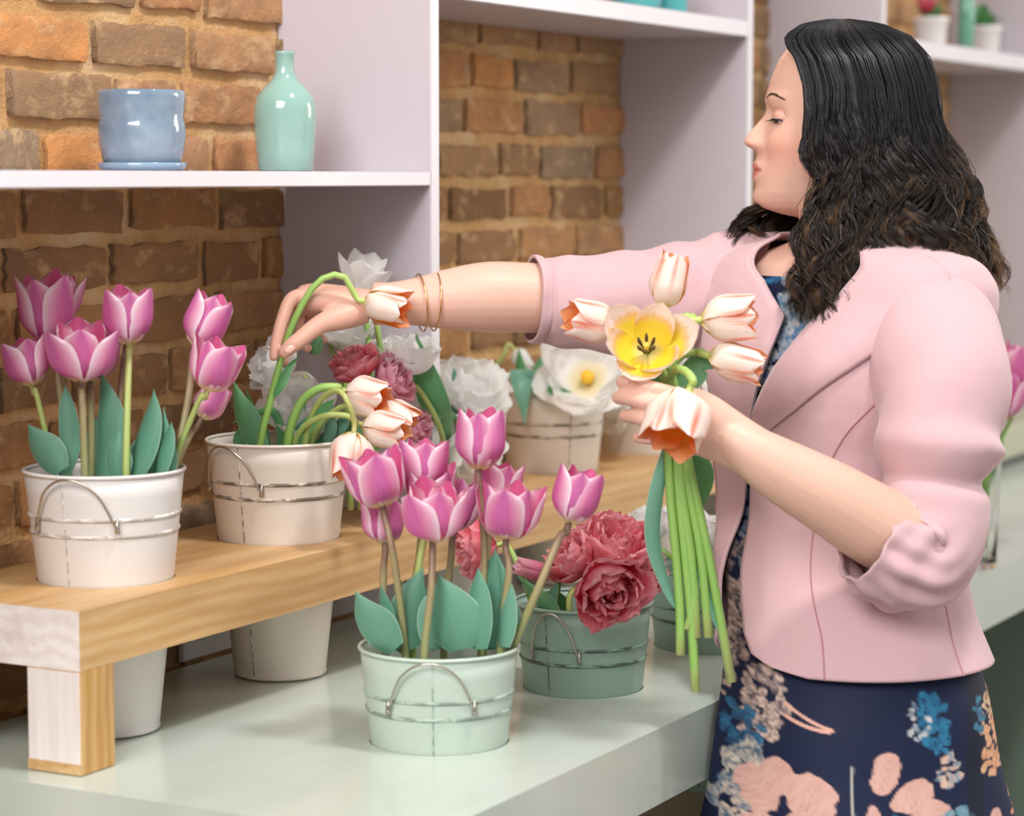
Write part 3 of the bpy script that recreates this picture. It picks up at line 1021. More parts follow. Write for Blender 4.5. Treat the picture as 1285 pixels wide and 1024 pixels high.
LB = [(0, [(330, 570), (316, 540), (303, 510), (293, 478)], 28, .2, 'leaf_g'), (0, [(336, 570), (328, 540), (316, 515), (308, 486)], 16, .6, 'leaf_g'), (0, [(352, 565), (350, 530), (338, 515), (312, 524), (288, 532)], 10, .1, 'leaf_g'),
      (1, [(298, 565), (300, 555), (300, 545), (303, 532)], 16, .2, 'leaf_g'), (1, [(372, 560), (390, 535), (405, 515), (420, 500)], 24, .3, 'leaf_g'), (2, [(395, 562), (415, 545), (432, 528), (445, 515)], 18, .3, 'leaf'),
      (2, [(400, 560), (425, 550), (448, 538), (462, 528)], 26, .1, 'leaf_g'), (3, [(382, 560), (376, 535), (378, 515), (384, 500)], 16, .5, 'leaf'), (3, [(408, 560), (414, 540), (414, 520), (418, 505)], 14, .2, 'leaf')]
for k, (ti, pts, wpx, yaw, lm) in enumerate(LB):
    leaf_obj(TB[ti], [(x, y, dB - 0.02 + 0.012 * (k % 4)) for x, y in pts], wpx, lm, yaw)
db2 = dB + 0.07
white_layers = [(6, 1.35, 0.95, 0.80), (6, 1.08, 0.85, 0.90), (5, 0.72, 0.6, 0.9)]
double_tulip('white double tulip left of the held stem above the off-white bucket rim', (345, 458), db2, 150, 30, 34, 'white', [(370, 620, db2), (372, 560, db2), (385, 478, db2)], 'stem_y', white_layers)
double_tulip('white open tulip with a yellow heart low inside the off-white bucket', (371, 512), db2 - .03, 80, 40, 42, 'white', [(360, 620, db2), (365, 570, db2)], 'stem_g', white_layers)
double_tulip('white double tulip half hidden under the reaching wrist', (430, 410), db2 + .09, 60, 25, 40, 'white', [(440, 640, db2), (436, 560, db2), (432, 470, db2 + .08)], 'stem_g', white_layers)
tulip('white open tulip with upright petals above the reaching wrist', (456, 340), db2 + .04, 75, 15, 54, 52, 1.35, 'white', [(470, 640, db2), (468, 560, db2), (462, 420, db2 + .1)], 'stem_g')
dB3 = dB + 0.10
tk = double_tulip('coral red ruffled double tulip under the reaching arm, nearest the wrist', (446, 458), dB3 - .06, 115, 25, 31, 'coral', [(440, 640, dB3), (442, 560, dB3), (446, 500, dB3)], 'stem_g')
tk2 = double_tulip('rose pink ruffled double tulip right of the coral red one', (493, 478), dB3 - .05, 30, 25, 30, 'rose', [(452, 640, dB3), (458, 560, dB3), (478, 510, dB3)], 'stem_g')
double_tulip('rose pink ruffled double tulip behind the yellow-flushed cream tulip', (522, 535), dB3 + .0, 10, 25, 25, 'rose', [(462, 640, dB3), (468, 570, dB3), (495, 545, dB3)], 'stem_g')
stem_obj(tk2, pts3([(476, 460), (477, 440), (474, 415), (471, 400)], dB3 - 0.02), 0.0036, 'stem_g')

# ------------------------------------------------------------------ bucket H and F, G: white double tulips further along the riser
dH = (BK['H'][0] - CAM).dot(FW)
tw = double_tulip('big white double tulip right behind the tallest front pink tulip', (594, 488), dH - .02, 70, 30, 46, 'white', [(570, 600, dH), (574, 545, dH)], 'stem_y', white_layers)
leaf_obj(tw, [(556, 560, dH - .06), (546, 515, 3.04), (529, 460, 3.01), (522, 418, 3.0)], 32, 'leaf_g', .2)
leaf_obj(tw, [(578, 560, dH), (574, 520, dH), (572, 490, dH), (568, 455, dH)], 20, 'leaf', .3)
leaf_obj(tw, [(580, 560, dH), (568, 530, dH - .05), (556, 522, 3.06), (540, 530, 3.04)], 16, 'leaf_g', .3)
double_tulip('blurred white double tulip beside the tall green leaf in the middle', (512, 446), 3.0, 90, 20, 36, 'white', [(562, 600, dH - .05), (553, 540, 3.05), (528, 492, 3.01)], 'stem_y', white_layers)
double_tulip('white double tulip low at the rim between the rose pink and front pink tulips', (590, 566), dH - .10, -60, 30, 40, 'white', [(560, 620, dH - .02), (562, 540, dH - .05), (575, 530, dH - .08)], 'stem_y', white_layers)
dF_ = (BK['F'][0] - CAM).dot(FW)
tf = double_tulip('wide open white tulip with a yellow heart on the far cream bucket', (736, 466), dF_ - .10, 100, 62, 52, 'white', [(700, 570, dF_), (702, 510, dF_ - .02)], 'stem_y', [(6, 1.5, 1.0, 0.78), (6, 1.2, 0.85, 0.85)], flat=0.8)
link('heart', mk('heart', *lathe([(0.0, 0.012), (0.007, 0.011), (0.010, 0.004), (0.010, -0.002), (0, -0.004)], 16)[:2], plain('yellow_heart', 'eeb92a', 0.6)), tf, None, Matrix.Translation(-tf.location) @ axis_matrix(P(737, 474, dF_ - .088), img_dir(100, 62)))
double_tulip('white double tulip farther right beside the held bouquet', (768, 452), dF_ + .02, 60, 30, 40, 'white', [(720, 570, dF_), (728, 500, dF_)], 'stem_y', white_layers)
t3 = tulip('closed white bud nodding on a curved yellow-green stem over the far cream bucket', (655, 452), dF_ + .03, -50, 5, 34, 24, 0.5, 'white', [(640, 570, dF_ + .03), (630, 490, dF_ + .03), (622, 462, dF_ + .03), (632, 446, dF_ + .03)], 'stem_y')
leaf_obj(t3, [(664, 500, dF_ - .06), (656, 470, dF_ - .08), (656, 490, dF_ - .10), (659, 534, dF_ - .10)], 26, 'leaf', .1)
leaf_obj(t3, [(668, 510, dF_ - .02), (656, 480, dF_ - .02), (652, 455, dF_ - .02), (651, 436, dF_ - .02)], 14, 'leaf_g', .3)
leaf_obj(t3, [(668, 505, dF_ - .02), (672, 470, dF_ - .02), (682, 450, dF_ - .02), (688, 440, dF_ - .02)], 12, 'leaf_g', .3)
leaf_obj(t3, [(668, 492, dF_ - .08), (690, 488, dF_ - .09), (705, 490, dF_ - .09), (722, 494, dF_ - .09)], 16, 'leaf_g', .6)
dG_ = (BK['G'][0] - CAM).dot(FW)
double_tulip('white double tulip peeping out left of the holding hand', (770, 512), dG_ - .12, 200, 25, 30, 'white', [(800, 570, dG_), (796, 500, dG_ - .05)], 'stem_y', white_layers)
double_tulip('white double tulip seen between the held bouquet and the jacket', (893, 468), dG_ - .05, 60, 25, 44, 'white', [(815, 560, dG_), (820, 500, dG_ - .02), (850, 480, dG_ - .04)], 'stem_y', white_layers)

# ------------------------------------------------------------------ bucket D: coral double tulips; E: white ones behind
dD = (BK['D'][0] - CAM).dot(FW)
dt = double_tulip('large coral double tulip facing forward, hanging over the grey-green rim', (765, 738), dD - .13, -60, 62, 50, 'coral', [(770, 830, dD - .02), (768, 770, dD - .05), (768, 735, dD - .08)], 'stem_g', flat=0.8)
double_tulip('coral double tulip on top of the grey-green bucket bunch', (771, 690), dD - .03, 85, 28, 50, 'coral', [(762, 830, dD), (765, 770, dD)], 'stem_g', flat=0.85)
double_tulip('coral double tulip at the left of the grey-green bucket bunch', (719, 703), dD - .05, 140, 25, 36, 'coral', [(704, 820, dD - .05), (714, 778, dD - .07), (716, 745, dD - .07)], 'stem_y')
double_tulip('coral double tulip at the right edge of the grey-green bucket', (805, 712), dD + .0, 20, 25, 36, 'coral', [(775, 830, dD), (785, 770, dD)], 'stem_g')
dp = double_tulip('coral double tulip seen behind the front pink tulips, left of the grey-green bucket', (600, 690), dD + .02, 190, 10, 40, 'coral', [(680, 830, dD), (668, 760, dD), (650, 710, dD)], 'stem_g')
tulip('pale pink tulip lying sideways behind the slanting tulip stem', (668, 716), dD - .02, 165, 8, 52, 26, 0.75, 'rose', [(690, 830, dD), (696, 775, dD), (700, 735, dD)], 'stem_g')
leaf_obj(dt, [(700, 790, dD - .06), (690, 765, dD - .06), (672, 745, dD - .06), (648, 722, dD - .06)], 20, 'leaf_g', .2)
leaf_obj(dt, [(684, 800, dD - .04), (680, 770, dD - .05), (692, 748, dD - .05), (702, 726, dD - .05)], 18, 'leaf', .3)
leaf_obj(dp, [(704, 800, dD), (708, 770, dD), (700, 750, dD), (690, 738, dD)], 18, 'leaf_g', .4)
leaf_obj(dp, [(735, 800, dD - .02), (745, 770, dD - .02), (752, 755, dD - .02), (757, 735, dD - .02)], 18, 'leaf_g', .4)
dE = (BK['E'][0] - CAM).dot(FW)
double_tulip('white ruffled double tulip behind the coral bunch, left of the hanging stems', (808, 664), dE + .02, 110, 15, 34, 'white', [(870, 790, dE), (860, 720, dE), (830, 690, dE)], 'stem_g', white_layers)
double_tulip('white ruffled double tulip behind the hanging stems, beside the jacket', (872, 665), dE - .02, 70, 15, 40, 'white', [(890, 790, dE), (886, 720, dE)], 'stem_g', white_layers)

# ------------------------------------------------------------------ bouquet in the near hand
dN = 2.60
DS = 2.615          # stems behind the holding hand


def held(label, head, d, ang, tilt, L, W, op, mids, bottom, pal='orange', **kw):
    st = [bottom + (DS,)] + [m if len(m) > 2 else m + (DS,) for m in mids]
    return tulip(label, head, d, ang, tilt, L, W, op, pal, st, 'stem_g', srad=0.0046, **kw)


TH_ = []
TH_.append(held('held tulip at the left of the bouquet, its orange mouth facing left', (741, 404), 2.60, 168, 18, 70, 56, 0.86, [(852, 740), (838, 580), (838, 500), (822, 440, 2.65), (797, 407, 2.625)], (854, 822)))
TH_.append(held('held tulip fully open with a yellow inside and dark stamens', (811, 430), 2.575, 100, 64, 58, 84, 1.45, [(866, 760), (850, 600), (846, 520), (835, 470)], (873, 868), stamens=True, pal='opal'))
TH_.append(held('held closed white tulip with coral streaks, topmost of the bouquet', (839, 351), 2.61, 78, 4, 68, 52, 0.66, [(880, 700), (862, 600), (846, 500), (832, 430, 2.645), (828, 400, 2.64)], (889, 800)))
TH_.append(held('held tulip pointing right with coral stripes at shoulder height', (917, 400), 2.60, 2, 8, 72, 62, 0.86, [(888, 690), (866, 590), (850, 500), (834, 425), (846, 401), (870, 398)], (918, 856)))
TH_.append(held('held tulip pointing right and down against the dark dress neckline', (926, 456), 2.60, -16, 10, 72, 50, 0.84, [(872, 740), (852, 600), (846, 520), (845, 460), (862, 443), (880, 442)], (862, 790)))
TH_.append(held('held tulip drooping in front of the knuckles, its orange mouth facing down', (851, 528), 2.515, -112, 22, 78, 86, 0.98, [(868, 700), (852, 590), (848, 510), (840, 482, 2.60), (847, 464, 2.575), (861, 466, 2.545), (870, 478, 2.525)], (874, 800)))
leaf_obj(TH_[0], [(838, 560, DS), (824, 620, DS), (820, 680, DS), (838, 740, DS), (852, 770, DS)], 18, 'leaf', .2)
leaf_obj(TH_[1], [(850, 575, DS + .01), (872, 640, DS + .02), (880, 690, DS + .01), (890, 750, DS), (916, 826, DS)], 22, 'leaf', .3)
leaf_obj(TH_[3], [(848, 500, DS), (868, 470, DS), (880, 455, DS), (905, 462, DS)], 30, 'leaf_g', .2)
leaf_obj(TH_[2], [(846, 500, DS + .02), (838, 486, DS + .03), (824, 478, DS + .03), (808, 480, DS + .03)], 20, 'leaf_g', .3)
leaf_obj(TH_[4], [(862, 560, DS + .02), (880, 590, DS + .02), (880, 620, DS + .02), (872, 660, DS + .02)], 30, 'leaf_g', .2)

# ------------------------------------------------------------------ pots on the shelves
def glaze(name, c1, c2, vs_=9.0):
    m, nt, b = new_mat(name)
    co = coords(nt)
    n1 = noise_(nt, co, vs_, 3)
    nt.links.new(mixc(nt, ramp(nt, n1, [(0.35, 0.0), (0.62, 1.0)]), c1, c2), b.inputs['Base Color'])
    b.inputs['Roughness'].default_value = 0.12
    b.inputs['Coat Weight'].default_value = 0.5
    bump_(nt, b, noise_(nt, co, 35, 2), 0.12, 0.003)
    return m


def shelf_point(px, z, v=-0.10):
    """a point on a shelf: image column px, v from the wall"""
    k = (px - 642.5) / F / math.cos(PITCH)
    a = at_wall(0, v)
    t = (k * a.y - a.x) / (DU.x - k * DU.y)
    return at_wall(t, v, z)


M['glaze_blue'] = glaze('blue_glaze', '667b90', '8b9dac', 14)
M['glaze_saucer'] = glaze('saucer_glaze', '6f8ba6', '86a0b8')
M['glaze_mint'] = glaze('mint_glaze', '84aaa0', '93b8ae')
M['glaze_teal'] = glaze('teal_glaze', '2f93a6', '57b3b3')
M['glaze_white'] = glaze('white_glaze', 'eceae8', 'f4f2f0')
sp = shelf_point(183, 1.4668, -0.11)
k = (sp - CAM).dot(FW) / F
t = thing('plant_pot', 'wavy blue glazed plant pot standing in a saucer on the left shelf', 'pot', sp)
prof = [(0.0, 9), (46, 9), (49, 12), (53, 30), (55, 45), (54, 58), (52, 66), (53.5, 78), (54.5, 92), (54, 99), (52.5, 100.5), (51, 99), (50, 80), (50, 40), (46, 16), (0, 15)]
V, Fq, uv = lathe([(r * k, z * k) for r, z in prof], 56)
link('pot_body', mk('pot_body', V, Fq, M['glaze_blue'], uv), t)
V, Fq, uv = lathe([(r * k, z * k) for r, z in [(0, 0), (50, 0), (54, 4), (56, 10), (54, 10.5), (51, 7), (0, 6.5)]], 56)
link('saucer', mk('saucer', V, Fq, M['glaze_saucer'], uv), t)
sp = shelf_point(361, 1.4668, -0.10)
k = (sp - CAM).dot(FW) / F
t = thing('bottle_vase', 'pale green glazed bottle vase with a narrow neck on the left shelf', 'vase', sp)
prof = [(0, 0), (32, 0), (34, 2), (37, 30), (39, 60), (39, 78), (36, 92), (27, 104), (17, 113), (12.5, 122), (11.5, 132), (12, 145), (13, 148), (12, 149.5), (10, 147), (9, 125), (0, 110)]
V, Fq, uv = lathe([(r * k, z * k) for r, z in prof], 56)
link('vase_body', mk('vase_body', V, Fq, M['glaze_mint'], uv), t)
zb = 1.7122
for px, lab, prof, mt_, hh in ((700, 'white bowl cut off by the top edge, on the middle upper shelf', [(0, 0), (12, 0), (14, 3), (26, 12), (34, 30), (33, 31), (24, 14), (0, 8)], 'glaze_white', 1.0),
                               (796, 'teal glazed vase on the middle upper shelf, left one', [(0, 0), (24, 0), (29, 6), (34, 30), (30, 60), (16, 90), (12, 110), (14, 120), (11, 119), (8, 90), (0, 70)], 'glaze_teal', 1.0),
                               (836, 'blue-teal cup on the middle upper shelf beside the teal vase', [(0, 0), (20, 0), (22, 3), (24, 40), (23, 60), (21.5, 60), (21, 8), (0, 6)], 'glaze_teal', 1.0)):
    sp = shelf_point(px, zb, -0.16)
    k = (sp - CAM).dot(FW) / F * 1.05
    nm = 'bowl' if 'bowl' in lab else 'cup' if 'cup' in lab else 'vase'
    t = thing(nm, lab, nm, sp)
    V, Fq, uv = lathe([(r * k, z * k) for r, z in prof], 40)
    link(nm + '_body', mk(nm + '_body', V, Fq, M[mt_], uv), t)
zr = 1.7222
M['terracotta'] = plain('terracotta_bloom', 'c77a55', 0.6, var=0.2)
for px, v, lab, cc in ((1160, -0.12, 'white pot with an orange bloom on the right upper shelf', 'o'), (1226, -0.10, 'white pot with green leaves on the right upper shelf', 'g')):
    sp = shelf_point(px, zr, v)
    k = (sp - CAM).dot(FW) / F
    t = thing('potted_plant', lab, 'plant', sp)
    V, Fq, uv = lathe([(r * k, z * k) for r, z in [(0, 0), (17, 0), (19, 3), (22, 36), (24, 37), (24, 41), (21, 41), (18, 5), (0, 30)]], 32)
    link('pot', mk('pot', V, Fq, M['glaze_white'], uv), t)
    for i in range(7):
        a = i * 0.9
        b_ = Vector((0, 0, 30 * k)); e_ = Vector((math.cos(a) * 22 * k, math.sin(a) * 22 * k, (52 + 9 * (i % 3)) * k))
        ww = 7 * k
        path = crom([b_, (b_ + e_) / 2 + Vector((0, 0, 8 * k)), e_], 8)
        V2, u2 = [], []
        s = Vector((-math.sin(a), math.cos(a), 0))
        for q in range(8):
            hw = ww * math.sin(PI * (0.1 + 0.88 * q / 7))
            for uu in (-1, 0, 1):
                V2.append(Vector(path[q]) + s * uu * hw + Vector((0, 0, -abs(uu) * hw * 0.3))); u2.append(((uu + 1) / 2, q / 7))
        link('leaf', mk('leaf', [tuple(x) for x in V2], grid_faces(8, 3), M['leaf_g'], u2), t)
    if cc == 'o':
        for i in range(5):
            me = petal_mesh('coral', 22 * k, 11 * k, 1.2, 0.3, i % 3, 0.1)
            link('petal', me, t, None, Matrix.Translation((-0.01, -0.01, 46 * k)) @ Matrix.Rotation(i * 1.26, 4, 'Z'))
sp = shelf_point(1204, zr, -0.15)
k = (sp - CAM).dot(FW) / F
t = thing('bottle', 'slim green bottle between two white pots on the right upper shelf', 'bottle', sp)
V, Fq, uv = lathe([(r * k, z * k) for r, z in [(0, 0), (8, 0), (10, 2), (11, 50), (10, 72), (5, 84), (4.5, 100), (5.5, 102), (4, 103), (0, 100)]], 24)
link('bottle_body', mk('bottle_body', V, Fq, glaze('green_glaze', '5f9c84', '79b39b'), uv), t)

# ------------------------------------------------------------------ right: glass vase of pink tulips on the counter behind her
def glass_mat():
    m, nt, b = new_mat('clear_glass')
    b.inputs['Transmission Weight'].default_value = 1.0
    b.inputs['Roughness'].default_value = 0.02
    b.inputs['IOR'].default_value = 1.45
    b.inputs['Base Color'].default_value = (0.96, 0.98, 0.97, 1)
    return m


M['glass'] = glass_mat()
vp = G(1232, 712, ZC + 0.001)
k = (vp - CAM).dot(FW) / F
dV = (vp - CAM).dot(FW)
t = thing('glass_vase', 'tall clear glass vase behind her elbow on the counter', 'vase', vp)
V, Fq, uv = lathe([(r * k, z * k) for r, z in [(0, 0), (16, 0), (18, 3), (19, 60), (22, 146), (24, 150), (22.5, 151), (20.5, 146), (17.5, 60), (16, 8), (0, 6)]], 40)
link('vase_body', mk('vase_body', V, Fq, M['glass'], uv), t)
for lab, hd, dd, ang, stx in (('bright pink tulip at the right edge in the glass vase, upper one', (1279, 462), 0.0, 76, 1240), ('pale pink tulip beside the elbow in the glass vase', (1257, 462), 0.02, 86, 1236),
                              ('pink tulip in the glass vase, lower and nearest the sleeve', (1262, 496), -0.02, 80, 1232)):
    tt = tulip(lab, hd, dV + dd, ang, 5, 62, 44, 0.95, 'pink', [(stx - 4, 690, dV), (stx, 600, dV), (stx + 12, 560, dV), (hd[0] - 8, 520, dV + dd)], 'stem_g', srad=0.0032)
leaf_obj(tt, [(1238, 600, dV), (1244, 570, dV), (1250, 550, dV), (1252, 524, dV)], 20, 'leaf_g', .2)
# a low pale crate further along the counter
q = at_wall(2.95, -0.30, ZC + 0.001)
t = thing('display_crate', 'low sage crate on dark feet at the far end of the counter', 'crate', q)
M['sage'] = plain('sage_paint', 'b9bba4', 0.5, var=0.05)
M['dark'] = plain('dark_foot', '6d7270', 0.5)
link('crate_body', bm_mesh('crate_body', box_bm(-0.3, 0.28, -0.02, 0.26, 0.02, 0.085, 0.003, 1), M['sage']), t, None, FRAME)
link('foot', bm_mesh('foot', box_bm(-0.28, 0.26, 0.0, 0.24, 0, 0.02, 0.002, 1), M['dark']), t, None, FRAME)
# ------------------------------------------------------------------ the woman
def skin_mat():
    m, nt, b = new_mat('skin')
    a = N(nt, 'ShaderNodeVertexColor', layer_name='Col')
    n1 = noise_(nt, coords(nt), 35, 4)
    c = mixc(nt, math_(nt, 'MULTIPLY', n1, 0.10), a.outputs[0], 'd98f78')
    nt.links.new(c, b.inputs['Base Color'])
    b.inputs['Roughness'].default_value = 0.45
    b.inputs['Specular IOR Level'].default_value = 0.4
    b.inputs['Subsurface Weight'].default_value = 0.12
    b.inputs['Subsurface Radius'].default_value = (0.012, 0.005, 0.003)
    b.inputs['Subsurface Scale'].default_value = 0.5
    bump_(nt, b, noise_(nt, coords(nt), 400, 2), 0.06, 0.0006)
    return m


def cloth_mat():
    m, nt, b = new_mat('pink_suiting')
    co = coords(nt)
    n1 = noise_(nt, co, 5, 3)
    n2 = noise_(nt, co, 900, 2)
    nt.links.new(mixc(nt, n1, 'c4a0a6', 'ceabb0'), b.inputs['Base Color'])
    b.inputs['Roughness'].default_value = 0.75
    b.inputs['Sheen Weight'].default_value = 0.25
    b.inputs['Specular IOR Level'].default_value = 0.25
    bump_(nt, b, math_(nt, 'ADD', math_(nt, 'MULTIPLY', noise_(nt, co, 11, 2), 6.0), math_(nt, 'MULTIPLY', n2, 0.08)), 0.25, 0.004)
    return m


def vcol_mat(name, rough=0.5, spec=0.4, sheen=0.0):
    m, nt, b = new_mat(name)
    a = N(nt, 'ShaderNodeVertexColor', layer_name='Col')
    nt.links.new(a.outputs[0], b.inputs['Base Color'])
    b.inputs['Roughness'].default_value = rough
    b.inputs['Specular IOR Level'].default_value = spec
    b.inputs['Sheen Weight'].default_value = sheen
    return m, nt, b


M['skin'] = skin_mat()
M['suit'] = cloth_mat()
M['seam'] = plain('seam_thread', 'b58288', 0.8)
M['hair'] = vcol_mat('hair', 0.36, 0.32)[0]
M['dress'] = vcol_mat('dress_print', 0.65, 0.25, 0.0)[0]
M['shoe'] = plain('shoe_leather', '20202a', 0.4)
M['button'] = plain('dark_button', '1c1c22', 0.3)

# torso stations: image row, column, depth, half width, half depth, turn towards the camera
TB_ = np.array([
    (286, 1062, 2.87, .050, .052, 25), (300, 1063, 2.87, .075, .060, 36), (312, 1064, 2.865, .118, .070, 40), (326, 1066, 2.86, .152, .080, 42),
    (348, 1068, 2.86, .172, .092, 42), (380, 1068, 2.86, .174, .104, 42), (415, 1066, 2.86, .164, .116, 41), (455, 1062, 2.86, .156, .124, 39),
    (505, 1056, 2.86, .148, .124, 36), (560, 1052, 2.86, .140, .118, 33), (630, 1052, 2.86, .138, .120, 30), (700, 1051, 2.84, .148, .132, 28),
    (770, 1056, 2.815, .164, .138, 26), (850, 1062, 2.80, .178, .158, 25), (940, 1064, 2.80, .190, .174, 25), (1024, 1068, 2.80, .206, .190, 25),
    (1120, 1072, 2.80, .226, .208, 25), (1320, 1078, 2.80, .262, .240, 25)])
TZ = np.array([P(r[1], r[0], r[2]).z for r in TB_])
TX = np.array([P(r[1], r[0], r[2]).x for r in TB_])
TY = np.array([P(r[1], r[0], r[2]).y for r in TB_])


def tz(py):
    return P(1066, py, 2.86).z


def smooth_interp(z, arr):
    # monotone smooth interpolation over the stations (z falls along the table)
    zz = TZ[::-1]; aa = arr[::-1]
    d = np.gradient(aa, zz)
    z = np.clip(z, zz[0], zz[-1])
    i = np.clip(np.searchsorted(zz, z) - 1, 0, len(zz) - 2)
    h = zz[i + 1] - zz[i]; t = (z - zz[i]) / h
    return (2 * t ** 3 - 3 * t ** 2 + 1) * aa[i] + (t ** 3 - 2 * t ** 2 + t) * h * d[i] + (-2 * t ** 3 + 3 * t ** 2) * aa[i + 1] + (t ** 3 - t ** 2) * h * d[i + 1]


def body_pt(z, ang, off=0.0):
    """point of the torso at height z; ang in degrees, 0 = front, + = her left (camera side)"""
    z = np.asarray(z, float); ang = np.radians(np.asarray(ang, float))
    cx, cy = smooth_interp(z, TX), smooth_interp(z, TY)
    a, b = smooth_interp(z, TB_[:, 3]) + off, smooth_interp(z, TB_[:, 4]) + off
    ps = np.radians(smooth_interp(z, TB_[:, 5]))
    e = 2 / 2.25
    c, s = np.cos(ang), np.sin(ang)
    cf = np.sign(c) * np.abs(c) ** e; sl = np.sign(s) * np.abs(s) ** e
    bust = 0.016 * np.exp(-((z - tz(455)) / 0.055) ** 2) * np.exp(-((np.abs(ang) - 0.62) / 0.42) ** 2)
    # a flatter, hollow back
    f = b * cf * np.where(cf < 0, 0.86, 1.0) + bust
    right = np.interp(-z, [-tz(640), -tz(740), -tz(840), -tz(950), -tz(1250)], [1.0, 0.58, 0.34, 0.34, 0.75])
    l = a * sl * np.where(sl < 0, right, 1.0)
    x = cx - np.cos(ps) * f + np.sin(ps) * l
    y = cy - np.sin(ps) * f - np.cos(ps) * l
    return np.stack([x, y, np.broadcast_to(z, x.shape)], -1)


woman_at = Vector((float(np.interp(tz(850), TZ[::-1], TX[::-1])), float(TY[13]), 0))
woman = thing('person', 'dark-haired woman in a pink jacket and floral dress, reaching out with tulips in hand', 'person', woman_at)
WI = np.array(woman_at)


def wl(name, V, Fq, mat_, parent=None, uv=None, smooth=True, col=None):
    par = parent or woman
    return link(name, mk(name, np.asarray(V) - WI, Fq, mat_, uv, smooth, None, col), par)


# ---- body: one continuous skin surface -----------------------------------
parts = []


def add(V, Fq):
    parts.append((np.asarray(V, float), [list(map(int, f)) for f in Fq]))


def limb(pts, n=40, sides=20, flat=None):
    """pts: (px,py,depth,radius)"""
    A = [list(P(p[0], p[1], p[2])) + [p[3]] for p in pts]
    c = crom(A, n)
    V, Fq, uv = tube(c[:, :3], c[:, 3], sides, True, flat)
    add(V, Fq)


def ball(c, r, sx=(1, 1, 1)):
    a = np.linspace(0.02, PI - 0.02, 14)
    V, Fq, uv = lathe([(math.sin(t), -math.cos(t)) for t in a], 20)
    V = V * r * np.array(sx) + np.array(c)
    n = 20; m = len(a)
    caps = [list(range(n))[::-1], [(m - 1) * n + i for i in range(n)]]
    add(V, [list(f) for f in Fq] + caps)


def ring_loft(zs, off, a0=0, n=48):
    V = []
    for z in zs:
        V.append(body_pt(np.full(n, z), np.linspace(0, 360, n, endpoint=False), off))
    V = np.concatenate(V)
    Fq = grid_faces(len(zs), n, True)
    return V, Fq


zs = np.linspace(tz(286), tz(900), 40)
V, Fq = ring_loft(zs, -0.012)
n = 48
add(V, [list(f) for f in Fq] + [list(range(n))[::-1], [(len(zs) - 1) * n + i for i in range(n)]])
# neck
limb([(1064, 312, 2.868, .056), (1060, 290, 2.872, .053), (1056, 262, 2.882, .051), (1056, 225, 2.89, .052)], 16, 28)

# head
HD = 2.89
HR = np.array([  # row, front, widest, back, half width
    (37, 1052, 1072, 1084, .012), (39, 1034, 1072, 1096, .030), (44, 1012, 1073, 1098, .041), (55, 992, 1075, 1116, .054), (75, 976, 1076, 1142, .069),
    (100, 966, 1076, 1156, .0755), (120, 961, 1076, 1157, .0765), (143, 960, 1074, 1155, .0755), (165, 957, 1072, 1150, .073), (185, 953, 1068, 1140, .0695),
    (205, 950, 1064, 1126, .064), (225, 949, 1060, 1112, .0575), (243, 947, 1056, 1104, .050), (253, 949, 1053, 1100, .0445), (261, 957, 1052, 1098, .038), (268, 978, 1052, 1096, .030), (274, 1010, 1054, 1090, .018)], float)
NOSE = np.array([(118, 0), (128, -1), (138, -1.5), (145, 1.0), (152, 6), (160, 12), (168, 17.5), (174, 20.5), (179, 20.5), (184, 15.5), (188, 6), (193, 1.5), (199, 0)], float)
NW = np.array([(118, .012), (140, .0075), (160, .0080), (172, .0098), (179, .0115), (186, .013), (200, .013)], float)
LIPS = np.array([(192, 0), (198, 2.0), (204, 4.8), (208, 6.8), (211, 5.5), (213.5, 2.2), (216, 4.6), (219, 6.2), (223, 5.0), (229, 0.5), (233, -1.0), (238, 0.5), (245, 3.2), (251, 3.0), (258, 0)], float)
nr, na = 190, 200
rows = np.linspace(37, 274, nr)
g = lambda k: np.interp(rows, HR[:, 0], np.convolve(np.r_[HR[0, k], HR[:, k], HR[-1, k]], [0.12, 0.76, 0.12], 'valid'))
hx0, hxm, hx1, hw_ = g(1), g(2), g(3), g(4)
s_ = 1 / F * HD
ph = np.linspace(0, 2 * PI, na, endpoint=False)
cs, sn = np.cos(ph), np.sin(ph)
exf = 2 / 2.15
fx = np.where(cs > 0, np.abs(cs) ** exf, -np.abs(cs) ** (2 / 2.2))[None, :]
lat = (np.sign(sn) * np.abs(sn) ** exf)[None, :] * hw_[:, None]            # + = her left, towards the camera
fwd = np.where(fx > 0, fx * (hxm - hx0)[:, None], fx * (hx1 - hxm)[:, None])   # pixels forward of the widest line
front = np.clip(fx, 0, 1)
ro = rows[:, None]
nw = np.interp(rows, NW[:, 0], NW[:, 1])[:, None]
nose = np.interp(rows, NOSE[:, 0], NOSE[:, 1])[:, None] * np.exp(-(np.abs(lat) / (nw * 1.15)) ** 2.3)
ala = 5.0 * np.exp(-((ro - 180) / 5.5) ** 2) * np.exp(-((np.abs(lat) - .0125) / .0055) ** 2)
lipw = np.interp(rows, [192, 206, 214, 222, 232, 258], [.008, .019, .0235, .018, .016, .016])[:, None]
lips = 0.82 * np.interp(rows, LIPS[:, 0], LIPS[:, 1])[:, None] * np.exp(-(np.abs(lat) / lipw) ** 2.6)
sock = -8.5 * np.exp(-((ro - 147) / 10) ** 2) * np.exp(-((np.abs(lat) - .030) / .014) ** 2) - 4.0 * np.exp(-((ro - 141) / 8) ** 2) * np.exp(-((np.abs(lat) - .014) / .007) ** 2)
brow = 3.2 * np.exp(-((ro - 124) / 7) ** 2) * np.exp(-((np.abs(lat) - .026) / .018) ** 2)
cheek = 4.0 * np.exp(-((ro - 178) / 17) ** 2) * np.exp(-((np.abs(lat) - .040) / .016) ** 2)
